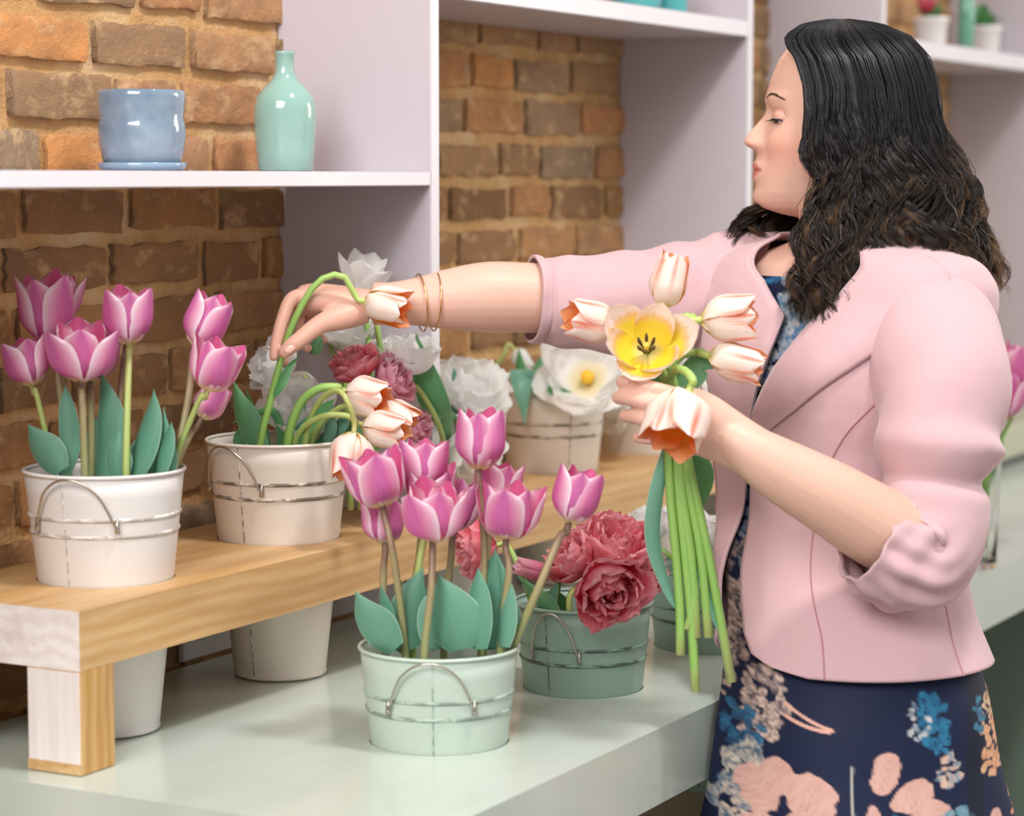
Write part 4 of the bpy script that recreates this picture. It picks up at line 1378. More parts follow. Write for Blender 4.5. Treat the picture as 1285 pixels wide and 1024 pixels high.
fold = -1.6 * np.exp(-((ro - 200) / 12) ** 2) * np.exp(-((np.abs(lat) - .027) / .005) ** 2)
fwd = fwd + (front > 0) * (nose + ala + lips + sock + brow + cheek + fold)
nost = np.array([P(0, r, HD).z for r in rows])
HVx = np.array([(hxm[i] - fwd[i] - 642.5) * s_ for i in range(nr)])
d0 = P(1066, 150, HD)
HV = np.stack([HVx, d0.y - lat * 1.0, np.broadcast_to(nost[:, None], HVx.shape)], -1).reshape(-1, 3)
hf = [list(f) for f in grid_faces(nr, na, True)]
add(HV, [f[::-1] for f in hf] + [list(range(na)), [(nr - 1) * na + i for i in range(na)][::-1]])

# near arm (her left) with the hand round the stems, back of the hand to the camera
limb([(1170, 390, 2.785, .046), (1182, 440, 2.70, .050), (1178, 520, 2.66, .048), (1172, 610, 2.64, .045), (1164, 680, 2.628, .044)], 40, 24)
limb([(1172, 690, 2.63, .040), (1150, 684, 2.622, .045), (1100, 660, 2.60, .0445), (1040, 624, 2.58, .040), (980, 590, 2.57, .034), (935, 562, 2.566, .0265), (905, 545, 2.566, .019)], 50, 24)
# palm: flattened
limb([(950, 571, 2.568, .0285), (925, 556, 2.567, .029), (905, 545, 2.567, .031), (878, 531, 2.566, .034), (856, 524, 2.563, .034), (846, 521, 2.563, .028)], 24, 24, (1.0, 0.52))


def fing(pts, r0=.0102, r1=.0074):
    q = [(p[0], p[1], p[2], r0 + (r1 - r0) * i / (len(pts) - 1)) for i, p in enumerate(pts)]
    limb(q, 24, 14)
    ball(P(*pts[-1]), q[-1][3] * 1.0)


fing([(872, 506, 2.566), (848, 497, 2.556), (818, 488, 2.553), (796, 481, 2.562), (781, 479, 2.577)])
fing([(872, 520, 2.564), (846, 513, 2.552), (812, 505, 2.548), (790, 500, 2.559), (776, 499, 2.576)], .0104, .0076)
fing([(872, 535, 2.565), (848, 532, 2.553), (816, 527, 2.549), (798, 523, 2.560), (785, 522, 2.577)], .0102, .0074)
fing([(874, 550, 2.566), (852, 550, 2.557), (830, 551, 2.555), (813, 550, 2.564), (801, 549, 2.578)], .0092, .0064)
limb([(912, 532, 2.578, .016), (890, 515, 2.606, .0145), (866, 506, 2.634, .0115), (850, 504, 2.641, .0098), (838, 504, 2.641, .0085)], 24, 14)
ball(P(838, 504, 2.641), .0085)

# far arm (her right), stretched out over the buckets
limb([(955, 365, 2.975, .050), (880, 374, 2.965, .049), (800, 384, 2.950, .046), (720, 378, 2.930, .043), (668, 374, 2.918, .0425), (610, 373, 2.905, .0425), (560, 376, 2.895, .036), (520, 379, 2.888, .0285), (488, 381, 2.886, .0255), (468, 381, 2.886, .026)], 70, 24)
limb([(492, 381, 2.886, .025), (460, 381, 2.884, .028), (425, 378, 2.880, .031), (395, 376, 2.878, .032), (376, 375, 2.880, .026)], 24, 24, (0.62, 1.0))


def fing2(pts, r0=.0092, r1=.0062):
    fing(pts, r0, r1)


fing2([(398, 374, 2.862), (368, 374, 2.856), (354, 403, 2.850), (347, 430, 2.848), (344, 447, 2.848)], .0098, .0064)
fing2([(398, 374, 2.876), (372, 373, 2.874), (360, 405, 2.872), (355, 432, 2.868), (356, 455, 2.864)], .0096, .0064)
fing2([(402, 376, 2.892), (380, 378, 2.894), (374, 406, 2.894), (376, 426, 2.890), (386, 437, 2.884)], .0090, .0060)
fing2([(408, 380, 2.905), (392, 384, 2.908), (390, 408, 2.908), (396, 420, 2.904), (406, 426, 2.900)], .0080, .0056)
limb([(455, 390, 2.868, .017), (428, 398, 2.852, .0155), (402, 407, 2.842, .0118), (378, 425, 2.836, .0102), (366, 434, 2.835, .0096), (357, 442, 2.836, .0078)], 30, 16)
ball(P(357, 442, 2.836), .0078)

# legs under the skirt
for sgn in (1, -1):
    zc = [0.93, 0.75, 0.50, 0.30, 0.10, 0.05]
    rr_ = [.070, .064, .052, .050, .036, .034]
    hip = body_pt(np.array([0.9]), np.array([90.0 * sgn]))[0]
    ctr = np.array([woman_at.x, woman_at.y])
    A = [list(ctr + (hip[:2] - ctr) * ((0.5 if sgn > 0 else 0.45) - 0.05 * i / 5)) + [z, r] for i, (z, r) in enumerate(zip(zc, rr_))]
    c = crom(A, 40)
    V, Fq, uv = tube(c[:, :3], c[:, 3], 20)
    add(V, Fq)
    ft = np.array(A[-1][:3]); fdir = np.array([-math.cos(math.radians(25)), -math.sin(math.radians(25)), 0])
    pts = [ft - fdir * 0.055 + [0, 0, -.012], ft + fdir * 0.02 + [0, 0, -.005], ft + fdir * 0.10 + [0, 0, -.022], ft + fdir * 0.155 + [0, 0, -.030]]
    V, Fq, uv = tube(crom([list(p) for p in pts], 14), np.interp(np.linspace(0, 1, 14), [0, .3, .7, 1], [.026, .032, .026, .012]), 14)
    add(V, Fq)
    pr = [[*(p + np.array([0, 0, -.004])), r] for p, r in zip(pts, (.034, .038, .036, .020))]
    pr = [[*(pts[0] - fdir * 0.012 + [0, 0, -.004]), .014]] + pr + [[*(pts[-1] + fdir * 0.02), .010]]
    c = crom(pr, 22)
    V, Fq, uv = tube(c[:, :3], c[:, 3], 18, True)
    V = np.asarray(V); V[:, 2] = np.clip(V[:, 2], 0.001, 0.052)
    wl('shoe', V, Fq, M['shoe'])

allV, allF, b0 = [], [], 0
for V, Fq in parts:
    allV.append(V - WI); allF += [[i + b0 for i in f] for f in Fq]; b0 += len(V)
tmp = bpy.data.meshes.new('tmp_body')
tmp.from_pydata(np.concatenate(allV).tolist(), [], allF)
tmp.update()
tob = bpy.data.objects.new('tmp_body', tmp); COL.objects.link(tob)
rm = tob.modifiers.new('r', 'REMESH'); rm.mode = 'VOXEL'; rm.voxel_size = 0.0021; rm.adaptivity = 0.0
sm = tob.modifiers.new('s', 'SMOOTH'); sm.factor = 0.5; sm.iterations = 5
dg = bpy.context.evaluated_depsgraph_get()
bme = bpy.data.meshes.new_from_object(tob.evaluated_get(dg))
bpy.data.objects.remove(tob); bpy.data.meshes.remove(tmp)
bme.name = 'body'
bme.materials.clear(); bme.materials.append(M['skin'])
nv = len(bme.vertices)
co = np.empty(nv * 3); bme.vertices.foreach_get('co', co); co = co.reshape(-1, 3) + WI
base = np.array(hexc('dcb3a1')[:3])
colr = np.tile(base, (nv, 1))


def px_of(q):
    v = q - np.array(CAM)
    dd = v @ np.array(FW)
    return 642.5 + F * (v @ np.array(RT)) / dd, 512 - F * (v @ np.array(UP)) / dd


rowz = lambda r: P(1000, r, HD).z
latv = d0.y - co[:, 1]
headm = co[:, 2] > rowz(285)


def blend(mask, c):
    global colr
    colr = colr * (1 - mask[:, None]) + np.array(hexc(c)[:3]) * mask[:, None]


ga = lambda x, m, s: np.exp(-((x - m) / s) ** 2)
hz = co[:, 2]
xf_ = co[:, 0]
zr = lambda r: rowz(r)
onface = headm & (xf_ < (1015 - 642.5) * s_)
blend(onface * 0.45 * ga(hz, zr(190), 0.020) * ga(np.abs(latv), .046, .020), 'd9897a')
blend(onface * 0.30 * ga(hz, zr(178), 0.012) * ga(np.abs(latv), .0, .014), 'd98f7e')
lipm = onface & (np.abs(latv) < .024)
up_ = (hz < zr(204.5) + 0.0005 * 0) & (hz > zr(213.5)); lo_ = (hz <= zr(213.5)) & (hz > zr(223))
half = np.interp(hz, [zr(224), zr(219), zr(213.5), zr(206), zr(203.5)], [.004, .016, .0235, .014, .004])
lm = (lipm & (up_ | lo_)) * np.clip((half - np.abs(latv)) / .003, 0, 1) * (xf_ < (968 - 642.5) * s_)
blend(lm * 0.75, 'c25a58')
blend((lipm * ga(hz, zr(213.3), .0010) * np.clip((.023 - np.abs(latv)) / .003, 0, 1)) * 0.7, '7c2f30')
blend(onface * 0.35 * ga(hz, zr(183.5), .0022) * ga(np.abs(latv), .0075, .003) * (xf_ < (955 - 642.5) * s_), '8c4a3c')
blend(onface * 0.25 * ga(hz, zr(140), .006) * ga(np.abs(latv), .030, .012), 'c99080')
# knuckles and fingertips a little pinker
pxs, pys = px_of(co)
handm = ((pxs < 480) & (co[:, 2] > 1.15)).astype(float)
blend(handm * 0.22, 'd98d78')
ca = bme.color_attributes.new('Col', 'FLOAT_COLOR', 'POINT')
c4 = np.ones((nv, 4), dtype=np.float32); c4[:, :3] = colr
ca.data.foreach_set('color', c4.ravel())
bme.polygons.foreach_set('use_smooth', np.full(len(bme.polygons), True))
body = link('body', bme, woman)
print('body verts', nv)

# ---- face details ---------------------------------------------------------
M['eye_white'] = plain('eye_white', 'efe9e4', 0.15)
M['iris'] = plain('iris_brown', '3a2417', 0.1)
M['lash'] = plain('lash_black', '1b1310', 0.6)
M['brow'] = plain('brow_brown', '4a352b', 0.7)
M['lid'] = plain('eyelid_skin', 'cf9c8a', 0.5, sss=0.1)
M['nail'] = plain('nail_pink', 'edc0b3', 0.2)
for sgn in (1, -1):
    ex, ey = 979.5, 148.5
    c = P(ex, ey, HD); c = Vector((c.x, d0.y - sgn * 0.030, c.z))
    R_ = .0118
    a = np.linspace(0.02, PI - 0.02, 18)
    V, Fq, uv = lathe([(math.sin(t) * R_, -math.cos(t) * R_) for t in a], 28)
    eye = wl('eyeball', V + np.array(c), Fq, M['eye_white'])
    # iris on the side she looks to: left and down
    gd = Vector((-0.82, -0.30 * sgn, -0.48)).normalized()
    V, Fq, uv = lathe([(r, math.sqrt(R_ * R_ - r * r) + 0.0003) for r in np.linspace(0.0002, .0058, 6)], 24)
    mt = Matrix.Translation(c - woman_at) @ gd.to_track_quat('Z', 'X').to_matrix().to_4x4()
    link('iris', mk('iris', V, Fq, M['iris'], uv), eye, None, mt)
    # lids: bands of a slightly bigger ball; upper reaches well down
    for nm, e0, e1 in (('upper_eyelid', -6, 75), ('lower_eyelid', -75, -33)):
        V = []
        for e in np.linspace(math.radians(e0), math.radians(e1), 10):
            for az in np.linspace(-1.5, 1.5, 22):
                ee = e + (0.22 * az * az * (-1 if nm == 'upper_eyelid' else 1) * (1 if nm[0] == 'u' else 0.6) if abs(e - math.radians(e0 if nm[0] == 'u' else e1)) < 0.4 else 0) * 0.5
                r_ = R_ + .0011
                V.append((-r_ * math.cos(ee) * math.cos(az), -sgn * r_ * math.cos(ee) * math.sin(az), r_ * math.sin(ee)))
        wl(nm, np.array(V) + np.array(c), grid_faces(10, 22), M['lid'])
    pth = []
    for az in np.linspace(-0.9, 1.35, 16):
        ee = math.radians(-7) - 0.06 * az * az
        r_ = R_ + .0020
        pth.append((-r_ * math.cos(ee) * math.cos(az), -sgn * r_ * math.cos(ee) * math.sin(az), r_ * math.sin(ee)))
    V, Fq, uv = tube(np.array(pth) + np.array(c), 0.0009, 6)
    lash = [(V, Fq)]
    VV, FF, bb = [np.asarray(V)], [list(f) for f in Fq], len(V)
    for q in range(3, 16):
        p0 = np.array(pth[q]) + np.array(c)
        out = np.array(pth[q]) / np.linalg.norm(pth[q])
        p1 = p0 + out * 0.004 + np.array([0, 0, -.0012]); p2 = p0 + out * 0.0068 + np.array([-.0006, 0, -.0010])
        V, Fq, uv = tube(crom([list(p0), list(p1), list(p2)], 5), [0.0005, .0004, .0003, .0002, .0001], 4)
        VV.append(np.asarray(V)); FF += [[i + bb for i in f] for f in Fq]; bb += len(V)
    tag(wl('eyelashes', np.concatenate(VV), FF, M['lash']), kind='stuff')


def on_body(ox, oy, oz, d):
    """first point of the skin from a spot outside the head"""
    ok, loc, nrm, i = body.ray_cast(Vector((ox, oy, oz)) - woman_at, Vector(d).normalized())
    return (np.array(loc) + WI, np.array(nrm)) if ok else (None, None)


for sgn in (1, -1):
    VV, FF, bb = [], [], 0
    for q in range(26):
        f = q / 25
        lt = .011 + .031 * f
        row = 123.5 - 4.5 * math.sin(min(1, f * 1.25) * PI * 0.62) + 5.5 * max(0, f - .45) ** 1.3 * 2
        z0 = rowz(row + rnd.uniform(-1.6, 1.6) * (1.15 - f))
        p, nn = on_body(d0.x - .3, d0.y - sgn * lt, z0, (1, 0, 0))
        if p is None: continue
        e = p + np.array([.004, -sgn * .006, .0022 - .004 * f])
        pth = crom([list(p - nn * .0003), list((p + e) / 2 + nn * .0012), list(e + nn * .0004)], 5)
        V, Fq, uv = tube(pth, [.0007, .0009, .0008, .0006, .0002], 4)
        VV.append(np.asarray(V)); FF += [[i + bb for i in ff] for ff in Fq]; bb += len(V)
    if VV:
        tag(wl('eyebrow', np.concatenate(VV), FF, M['brow']), kind='stuff')


def nail(p, dirv, nrm, L=.011, W=.0085):
    dirv = Vector(dirv).normalized(); nrm = Vector(nrm).normalized()
    s = dirv.cross(nrm).normalized()
    nrm = s.cross(dirv)
    V = []
    for i in range(6):
        for j in range(7):
            u = j / 6 * 2 - 1; v = i / 5
            wv = W * 0.5 * (1 - 0.5 * max(0, v - 0.75) ** 2 * 16 * 0.5)
            V.append(tuple(Vector(p) + dirv * (v - 0.5) * L + s * u * wv - nrm * (u * u * .0022 + (v - .5) ** 2 * .002)))
    wl('fingernail', V, grid_faces(6, 7), M['nail'])


toC = -FW
nail(P(363, 436, 2.8255), P(357, 442, 2.83) - P(376, 425, 2.83), toC + UP * 0.25, .0125, .0100)
for a, b, dd in (((794, 481), (781, 478), 2.556), ((789, 500), (776, 498), 2.554), ((797, 523), (785, 521), 2.556)):
    nail(P((a[0] * .35 + b[0] * .65), (a[1] + b[1]) / 2 - 1, dd + .0035), P(b[0], b[1], 2.575) - P(a[0], a[1], 2.558), toC - RT * 0.7 + UP * .2, .009, .0072)


# rings and bracelets
def ring_around(p, axis, r, tube_r, mat_, name, parent=None):
    axis = Vector(axis).normalized()
    q = axis.to_track_quat('Z', 'X')
    pts = [Vector(p) + q @ Vector((r * math.cos(a), r * math.sin(a), 0)) for a in np.linspace(0, 2 * PI, 40, endpoint=False)]
    pts = np.array([list(x) for x in pts])
    T = np.roll(pts, -1, 0) - np.roll(pts, 1, 0); T /= np.linalg.norm(T, axis=1)[:, None]
    ax = np.array(axis); B = np.cross(T, ax)
    a = np.linspace(0, 2 * PI, 8, endpoint=False)
    V = pts[:, None] + tube_r * (np.cos(a)[None, :, None] * B[:, None] + np.sin(a)[None, :, None] * ax)
    nq = 40
    Fq = []
    for i in range(nq):
        for j in range(8):
            Fq.append((i * 8 + j, i * 8 + (j + 1) % 8, ((i + 1) % nq) * 8 + (j + 1) % 8, ((i + 1) % nq) * 8 + j))
    return V.reshape(-1, 3), Fq


for x, dy, tl in ((528, 2, .10), (546, 1, -.04)):
    V, Fq = ring_around(P(x, 378 + dy, 2.889), RT + UP * tl + FW * .25, .0345, .0011, None, '')
    o = link('bracelet', mk('bracelet', V, Fq, M['gold']), None)
    tag(o, 'thin gold bangle on the outstretched wrist, nearer the hand' if x == 528 else 'thin gold bangle on the outstretched wrist, nearer the sleeve', 'bracelet', 'gold bangles on the wrist')
V, Fq = ring_around(P(826, 529, 2.551), P(848, 532, 2.553) - P(816, 527, 2.549), .0098, .0010, None, '')
ro_ = link('finger_ring', mk('finger_ring', V, Fq, M['silver']), None)
tag(ro_, 'slim silver ring with a clear stone on the hand holding the tulips', 'ring')
V, Fq, uv = lathe([(0.0002, -.0022), (.0024, 0), (.0018, .0012), (0.0002, .0014)], 8)
link('stone', mk('stone', V, Fq, M['glass'], uv, False), ro_, None, Matrix.Translation(P(822, 528, 2.5385)) @ toC.to_track_quat('Z', 'X').to_matrix().to_4x4())

# ---- dress ---------------------------------------------------------------
nz_, na_ = 420, 420
zz = np.concatenate([np.linspace(tz(345), tz(640), 110), np.linspace(tz(642), tz(1060), 250), np.linspace(tz(1062), tz(1320), 60)])
ang = np.linspace(0, 360, na_, endpoint=False)
V = []
for z in zz:
    fl = np.clip((tz(880) - z) / 0.4, 0, 1)
    p = body_pt(np.full(na_, z), ang, 0.003)
    rip = 0.010 * fl * np.sin(np.radians(ang) * 9 + 2 * z * 4)
    cx, cy = smooth_interp(z, TX), smooth_interp(z, TY)
    dv = p[:, :2] - np.array([cx, cy]); dv /= np.linalg.norm(dv, axis=1)[:, None]
    p[:, :2] += dv * rip[:, None]
    V.append(p)
DVt = np.concatenate(V)
# print, placed in image pixels (world X and Z scaled to image columns and rows)
X = (DVt[:, 0] - woman_at.x) * 1105 + 1062
Y = 222 + (1.46 - DVt[:, 2]) * 1112
front_ = (((np.tile(ang, len(zz)) - 63 + 360) % 360) < 95) | (((np.tile(ang, len(zz)) - 63 + 360) % 360) > 265)
rs = np.random.RandomState(3)


def vnoise(x, y, sc, seed):
    r = np.random.RandomState(seed)
    gsz = 128
    gr = r.rand(gsz, gsz)
    x = x / sc; y = y / sc
    xi = np.floor(x).astype(int); yi = np.floor(y).astype(int)
    fx_, fy_ = x - xi, y - yi
    fx_ = fx_ * fx_ * (3 - 2 * fx_); fy_ = fy_ * fy_ * (3 - 2 * fy_)
    g_ = lambda a, b: gr[a % gsz, b % gsz]
    return (g_(xi, yi) * (1 - fx_) + g_(xi + 1, yi) * fx_) * (1 - fy_) + (g_(xi, yi + 1) * (1 - fx_) + g_(xi + 1, yi + 1) * fx_) * fy_


dc = np.tile(np.array(hexc('141d3a')[:3]), (len(X), 1))
WOB = (vnoise(X, Y, 9, 1) - 0.5)
FINE = vnoise(X, Y, 3.2, 2) * 0.6 + vnoise(X, Y, 7, 5) * 0.4


def paint(mask, c1, c2=None, mix=None):
    global dc
    mask = np.clip(mask, 0, 1)[:, None]
    a = np.array(hexc(c1)[:3])[None, :]
    if c2 is not None:
        mm = np.clip((FINE if mix is None else mix)[:, None], 0, 1)
        a = a * (1 - mm) + np.array(hexc(c2)[:3])[None, :] * mm
    dc = dc * (1 - mask) + a * mask


def ell(cx, cy, rx, ry, rot, wob=0.35, sel=None):
    t = math.radians(rot)
    dx, dy = X - cx, Y - cy
    u = (dx * math.cos(t) + dy * math.sin(t)) / rx; v = (-dx * math.sin(t) + dy * math.cos(t)) / ry
    r = np.sqrt(u * u + v * v) + WOB * wob
    m = np.clip((1.0 - r) * min(rx, ry) / 1.6 + 0.5, 0, 1)
    return m * (front_ if sel is None else sel), u, v


def petal_p(cx, cy, rx, ry, rot):
    m, u, v = ell(cx, cy, rx, ry, rot, 0.22)
    line = np.clip(vnoise(u * 14 + v * 3, v * 3, 1.7, 9) * 1.1 - 0.2, 0, 1)
    paint(m, 'cfa69b', 'bb8f84', line * 0.8)
    paint(m * (np.abs(u) < 0.04) * 0.35, 'b9826f')


def cluster(cx, cy, rx, ry, rot, a, b, n=26, pr=7, seed=0):
    r = np.random.RandomState(seed)
    t = math.radians(rot)
    for i in range(int(n * 1.9)):
        q = r.rand() ** .5; an = r.rand() * 6.28
        ux, uy = q * rx * math.cos(an), q * ry * math.sin(an)
        m, u, v = ell(cx + ux * math.cos(t) - uy * math.sin(t), cy + ux * math.sin(t) + uy * math.cos(t), pr * (0.35 + 0.6 * r.rand()), pr * (0.25 + 0.45 * r.rand()), r.rand() * 180, 0.9)
        paint(m * 0.95, a, b, np.clip(FINE * 1.5 - 0.25 + 0.5 * (r.rand() - .4), 0, 1))


# lace-like column of blooms at the front edge
cluster(930, 660, 14, 60, 4, '2c5f8c', '8d8f98', 24, 8, 31)
cluster(920, 740, 18, 60, 8, 'b7a294', '3a3a48', 40, 9, 32)
cluster(905, 800, 18, 70, 8, 'c9b2a2', '43414c', 46, 9, 1)
cluster(938, 872, 26, 48, 14, 'd9bfb0', '5b5058', 46, 10, 2)
cluster(918, 900, 24, 26, 0, '2f6a8c', '1d3c5c', 16, 10, 3)
cluster(920, 950, 26, 34, 10, 'cfc0b0', '3d5a70', 34, 9, 4)
petal_p(930, 968, 28, 26, 70)
petal_p(952, 948, 20, 24, 20)
cluster(900, 1000, 22, 36, 0, '315f7c', 'cbb7a6', 26, 9, 5)
petal_p(992, 966, 30, 27, 20)
petal_p(930, 1012, 26, 18, 150)
petal_p(984, 1010, 26, 22, 60)
cluster(984, 1010, 20, 16, 0, '9aa3a6', 'd8b3a6', 10, 6, 6)
for (x0_, y0_), (x1_, y1_) in (((966, 862), (1016, 886)), ((966, 876), (1012, 888))):
    for f in np.linspace(0, 1, 14):
        paint(ell(x0_ + (x1_ - x0_) * f, y0_ + (y1_ - y0_) * f + 3 * math.sin(f * 3), 3.2, 2.0, 25)[0], 'd9a898')
for f in np.linspace(0, 1, 30):
    paint(ell(1040 - 5 * math.sin(f * 2.6) + 8 * f, 930 + 88 * f, 1.5, 3.0, 0, 0.1)[0], 'a7a9a2')
petal_p(1080, 935, 17, 27, 14)
petal_p(1112, 963, 28, 17, -22)
petal_p(1138, 990, 28, 22, 20)
petal_p(1064, 990, 10, 18, 0)
cluster(1142, 880, 17, 40, -14, '2f7c9e', '1f4f74', 34, 8, 7)
cluster(1120, 880, 16, 26, 0, 'c6c3bf', '557088', 9, 5, 8)
cluster(1160, 940, 14, 22, 0, '2f7c9e', 'd2ae98', 14, 7, 9)
cluster(1100, 1012, 36, 22, 0, '1f6f94', '2f86ab', 26, 13, 10)
cluster(1164, 1004, 26, 24, 0, '2b7797', '7f9aa0', 20, 11, 11)
m_, u_, v_ = ell(1196, 930, 13, 110, 2, .1); paint(m_ * 0.8, '121829')  # dark upright band: shade of a skirt fold painted onto the cloth
cluster(1222, 918, 18, 42, -8, 'dcb08c', 'c78f6c', 34, 7, 12)
cluster(1205, 878, 8, 20, 0, '4a7f97', '2f5a78', 8, 7, 13)
cluster(1226, 872, 16, 14, 0, 'd9bd98', 'b88f6c', 12, 6, 14)
cluster(1240, 890, 8, 30, 15, 'dba58a', 'c8896d', 14, 7, 15)
cluster(1262, 996, 14, 20, 0, 'dca487', 'c98a70', 10, 8, 16)
petal_p(1222, 1010, 10, 18, 10)
cluster(1268, 930, 6, 60, 6, 'dcae95', '8a6f70', 14, 6, 21)
# bodice: blue and white blooms
for i in range(60):
    r = np.random.RandomState(100 + i)
    cx_, cy_ = 900 + r.rand() * 330, 340 + r.rand() * 270
    cluster(cx_, cy_, 10, 14, r.rand() * 90, ['2c6f9c', 'bcc3c6', '23466f', 'd7bfb3'][i % 4], '1e3c66', 5, 6, 200 + i)
cluster(1004, 372, 24, 46, 20, '2c6f9c', 'bcc3c6', 44, 9, 51)
cluster(972, 448, 20, 50, 20, '2f6f9f', 'c9c6c2', 44, 9, 52)
# the skirt below and round the back
back_sel = (~front_) | (Y > 1060)
for i in range(90):
    r = np.random.RandomState(300 + i)
    A_ = r.rand() * 6.28
    cx_, cy_ = 870 + r.rand() * 400, 850 + r.rand() * 480
    m, u, v = ell(cx_, cy_, 12 + 14 * r.rand(), 10 + 12 * r.rand(), r.rand() * 180, 0.4, back_sel)
    paint(m, ['e2b3a6', '2d7797', 'cbb9a8', '1f4f74'][i % 4], ['cf998b', '1f5c80', '77797c', '2c6a90'][i % 4])
sel_ = (DVt[:, 2] > ZC - CT - .02) & (DVt[:, 2] < ZC + .01)
print('dress reach past counter edge', ((DVt[sel_] - np.array(CC))[:, :2] @ np.array([DV.x, DV.y])).max())
Fq = grid_faces(len(zz), na_, True)
wl('dress', DVt, Fq, M['dress'], None, None, True, dc)

# ---- jacket ----------------------------------------------------------------
EDGE = np.array([  # row, near edge angle, far edge angle
    (300, 44, -40), (320, 32, -26), (350, 24, -10), (390, 15, 1), (450, 8, 1), (505, 3, 0), (540, 1, -1), (580, 1, -1), (640, 2, -3), (700, 4, -7), (735, 6, -12), (765, 9, -17), (786, 15, -24), (796, 24, -33), (803, 40, -46)], float)


def edge_at(z):
    zz_ = np.array([tz(r) for r in EDGE[:, 0]])[::-1]
    return np.interp(z, zz_, EDGE[::-1, 1]), np.interp(z, zz_, EDGE[::-1, 2])


JO = 0.014
zs = np.linspace(tz(296), tz(803), 150)
NJ = 180


def jack_pt(z, ang, off=0.0):
    z = np.asarray(z, float)
    wst = 0.004 * np.exp(-((z - tz(640)) / 0.06) ** 2)
    hemf = 0.012 * np.clip((tz(760) - z) / 0.1, 0, 1)
    ang = np.asarray(ang, float)
    aw = np.mod(ang + 180, 360) - 180
    zr_ = (tz(450) - z) / 0.001
    # soft drag lines from the bust and folds at the waist
    f = 0.0030 * np.sin(aw * 0.10 + zr_ * 0.055 + 1.5 * np.sin(aw * 0.031 + zr_ * 0.012)) * np.exp(-((aw - 70) / 45) ** 2) * np.exp(-((z - tz(600)) / 0.10) ** 2)
    f = f + 0.0020 * np.sin(aw * 0.16 + (z - 1.1) * 34) * np.exp(-((z - tz(640)) / 0.09) ** 2) + 0.0012 * np.sin(aw * .09 - z * 40)
    p = body_pt(z, ang, JO + off - wst + hemf * 0.6)
    cx, cy = smooth_interp(z, TX), smooth_interp(z, TY)
    dx, dy = p[..., 0] - cx, p[..., 1] - cy
    r_ = np.sqrt(dx * dx + dy * dy)
    p[..., 0] += dx / r_ * f
    p[..., 1] += dy / r_ * f
    return p


V = []
for z in zs:
    e0, e1 = edge_at(z)
    a = np.linspace(e0, 360 + e1, NJ)
    p = jack_pt(np.full(NJ, z), a)
    V.append(p)
JV = np.concatenate(V)
jk = wl('jacket', JV, grid_faces(len(zs), NJ), M['suit'])
so = jk.modifiers.new('thick', 'SOLIDIFY'); so.thickness = 0.004; so.offset = -1.0


def surf_line(name, pts, rad, mat_, off=0.001):
    """pts (row, angle) along the jacket"""
    c = crom(pts, 60)
    q = jack_pt(np.array([tz(r) for r in c[:, 0]]), c[:, 1], off + 0.0046)
    V, Fq, uv = tube(q, rad, 6)
    return wl(name, V, Fq, mat_, jk)


surf_line('seam', [(430, 66), (480, 58), (530, 46), (580, 40), (640, 38), (720, 42), (760, 45), (802, 47)], 0.0011, M['seam'], 0.0)
surf_line('seam', [(640, 100), (700, 99), (760, 98), (802, 100)], 0.0011, M['seam'], 0.0)
surf_line('seam', [(430, -50), (500, -38), (580, -30), (640, -28)], 0.0011, M['seam'], 0.0)


def lapel(name, side, rows_w):
    nr_, nc_ = 44, 14
    r0 = np.linspace(rows_w[0][0], rows_w[-1][0], nr_)
    wv = np.interp(r0, [q[0] for q in rows_w], [q[1] for q in rows_w])
    V = []
    for r, wd in zip(r0, wv):
        z = tz(r)
        e0, e1 = edge_at(z)
        e = e0 if side > 0 else e1
        aa = e + side * np.linspace(-1.0, wd, nc_)
        s = np.linspace(0, 1, nc_)
        off = 0.0055 + 0.006 * np.sin(PI * np.clip(s * 0.85 + 0.05, 0, 1)) * (0.35 + 0.65 * min(1, wd / 20))
        q = np.array([jack_pt(np.array([z]), np.array([a_]), o_)[0] for a_, o_ in zip(aa, off)])
        V.append(q)
    o = wl(name, np.concatenate(V), grid_faces(nr_, nc_), M['suit'], jk)
    s2 = o.modifiers.new('thick', 'SOLIDIFY'); s2.thickness = 0.003; s2.offset = 0.0
    return o


lapel('lapel', 1, [(306, 34), (330, 40), (352, 46), (360, 36), (366, 47), (392, 44), (450, 33), (500, 19), (545, 2)])
lapel('lapel', -1, [(306, 34), (330, 40), (352, 46), (360, 36), (366, 47), (392, 44), (450, 33), (500, 19), (545, 2)])
lb = [(396, 66), (450, 45.5), (500, 25), (546, 4)]
q = jack_pt(np.array([tz(548)]), np.array([1.0]), 0.006)[0]
V, Fq, uv = lathe([(0.0002, .003), (.007, .003), (.0085, .001), (.007, -.002), (.0002, -.002)], 20)
link('button', mk('button', V, Fq, M['button'], uv), jk, None, Matrix.Translation(Vector(q) - woman_at) @ Vector((-0.84, -0.54, 0)).to_track_quat('Z', 'X').to_matrix().to_4x4())


# sleeves
def sleeve(name, pts, n, sides, disp):
    A = [list(P(p[0], p[1], p[2])) + [p[3]] for p in pts]
    c = crom(A, n)
    V, Fq, uv = tube(c[:, :3], c[:, 3], sides, False, None, disp)
    o = wl(name, V, Fq, M['suit'], jk)
    s2 = o.modifiers.new('thick', 'SOLIDIFY'); s2.thickness = 0.0035; s2.offset = -1.0
    return o


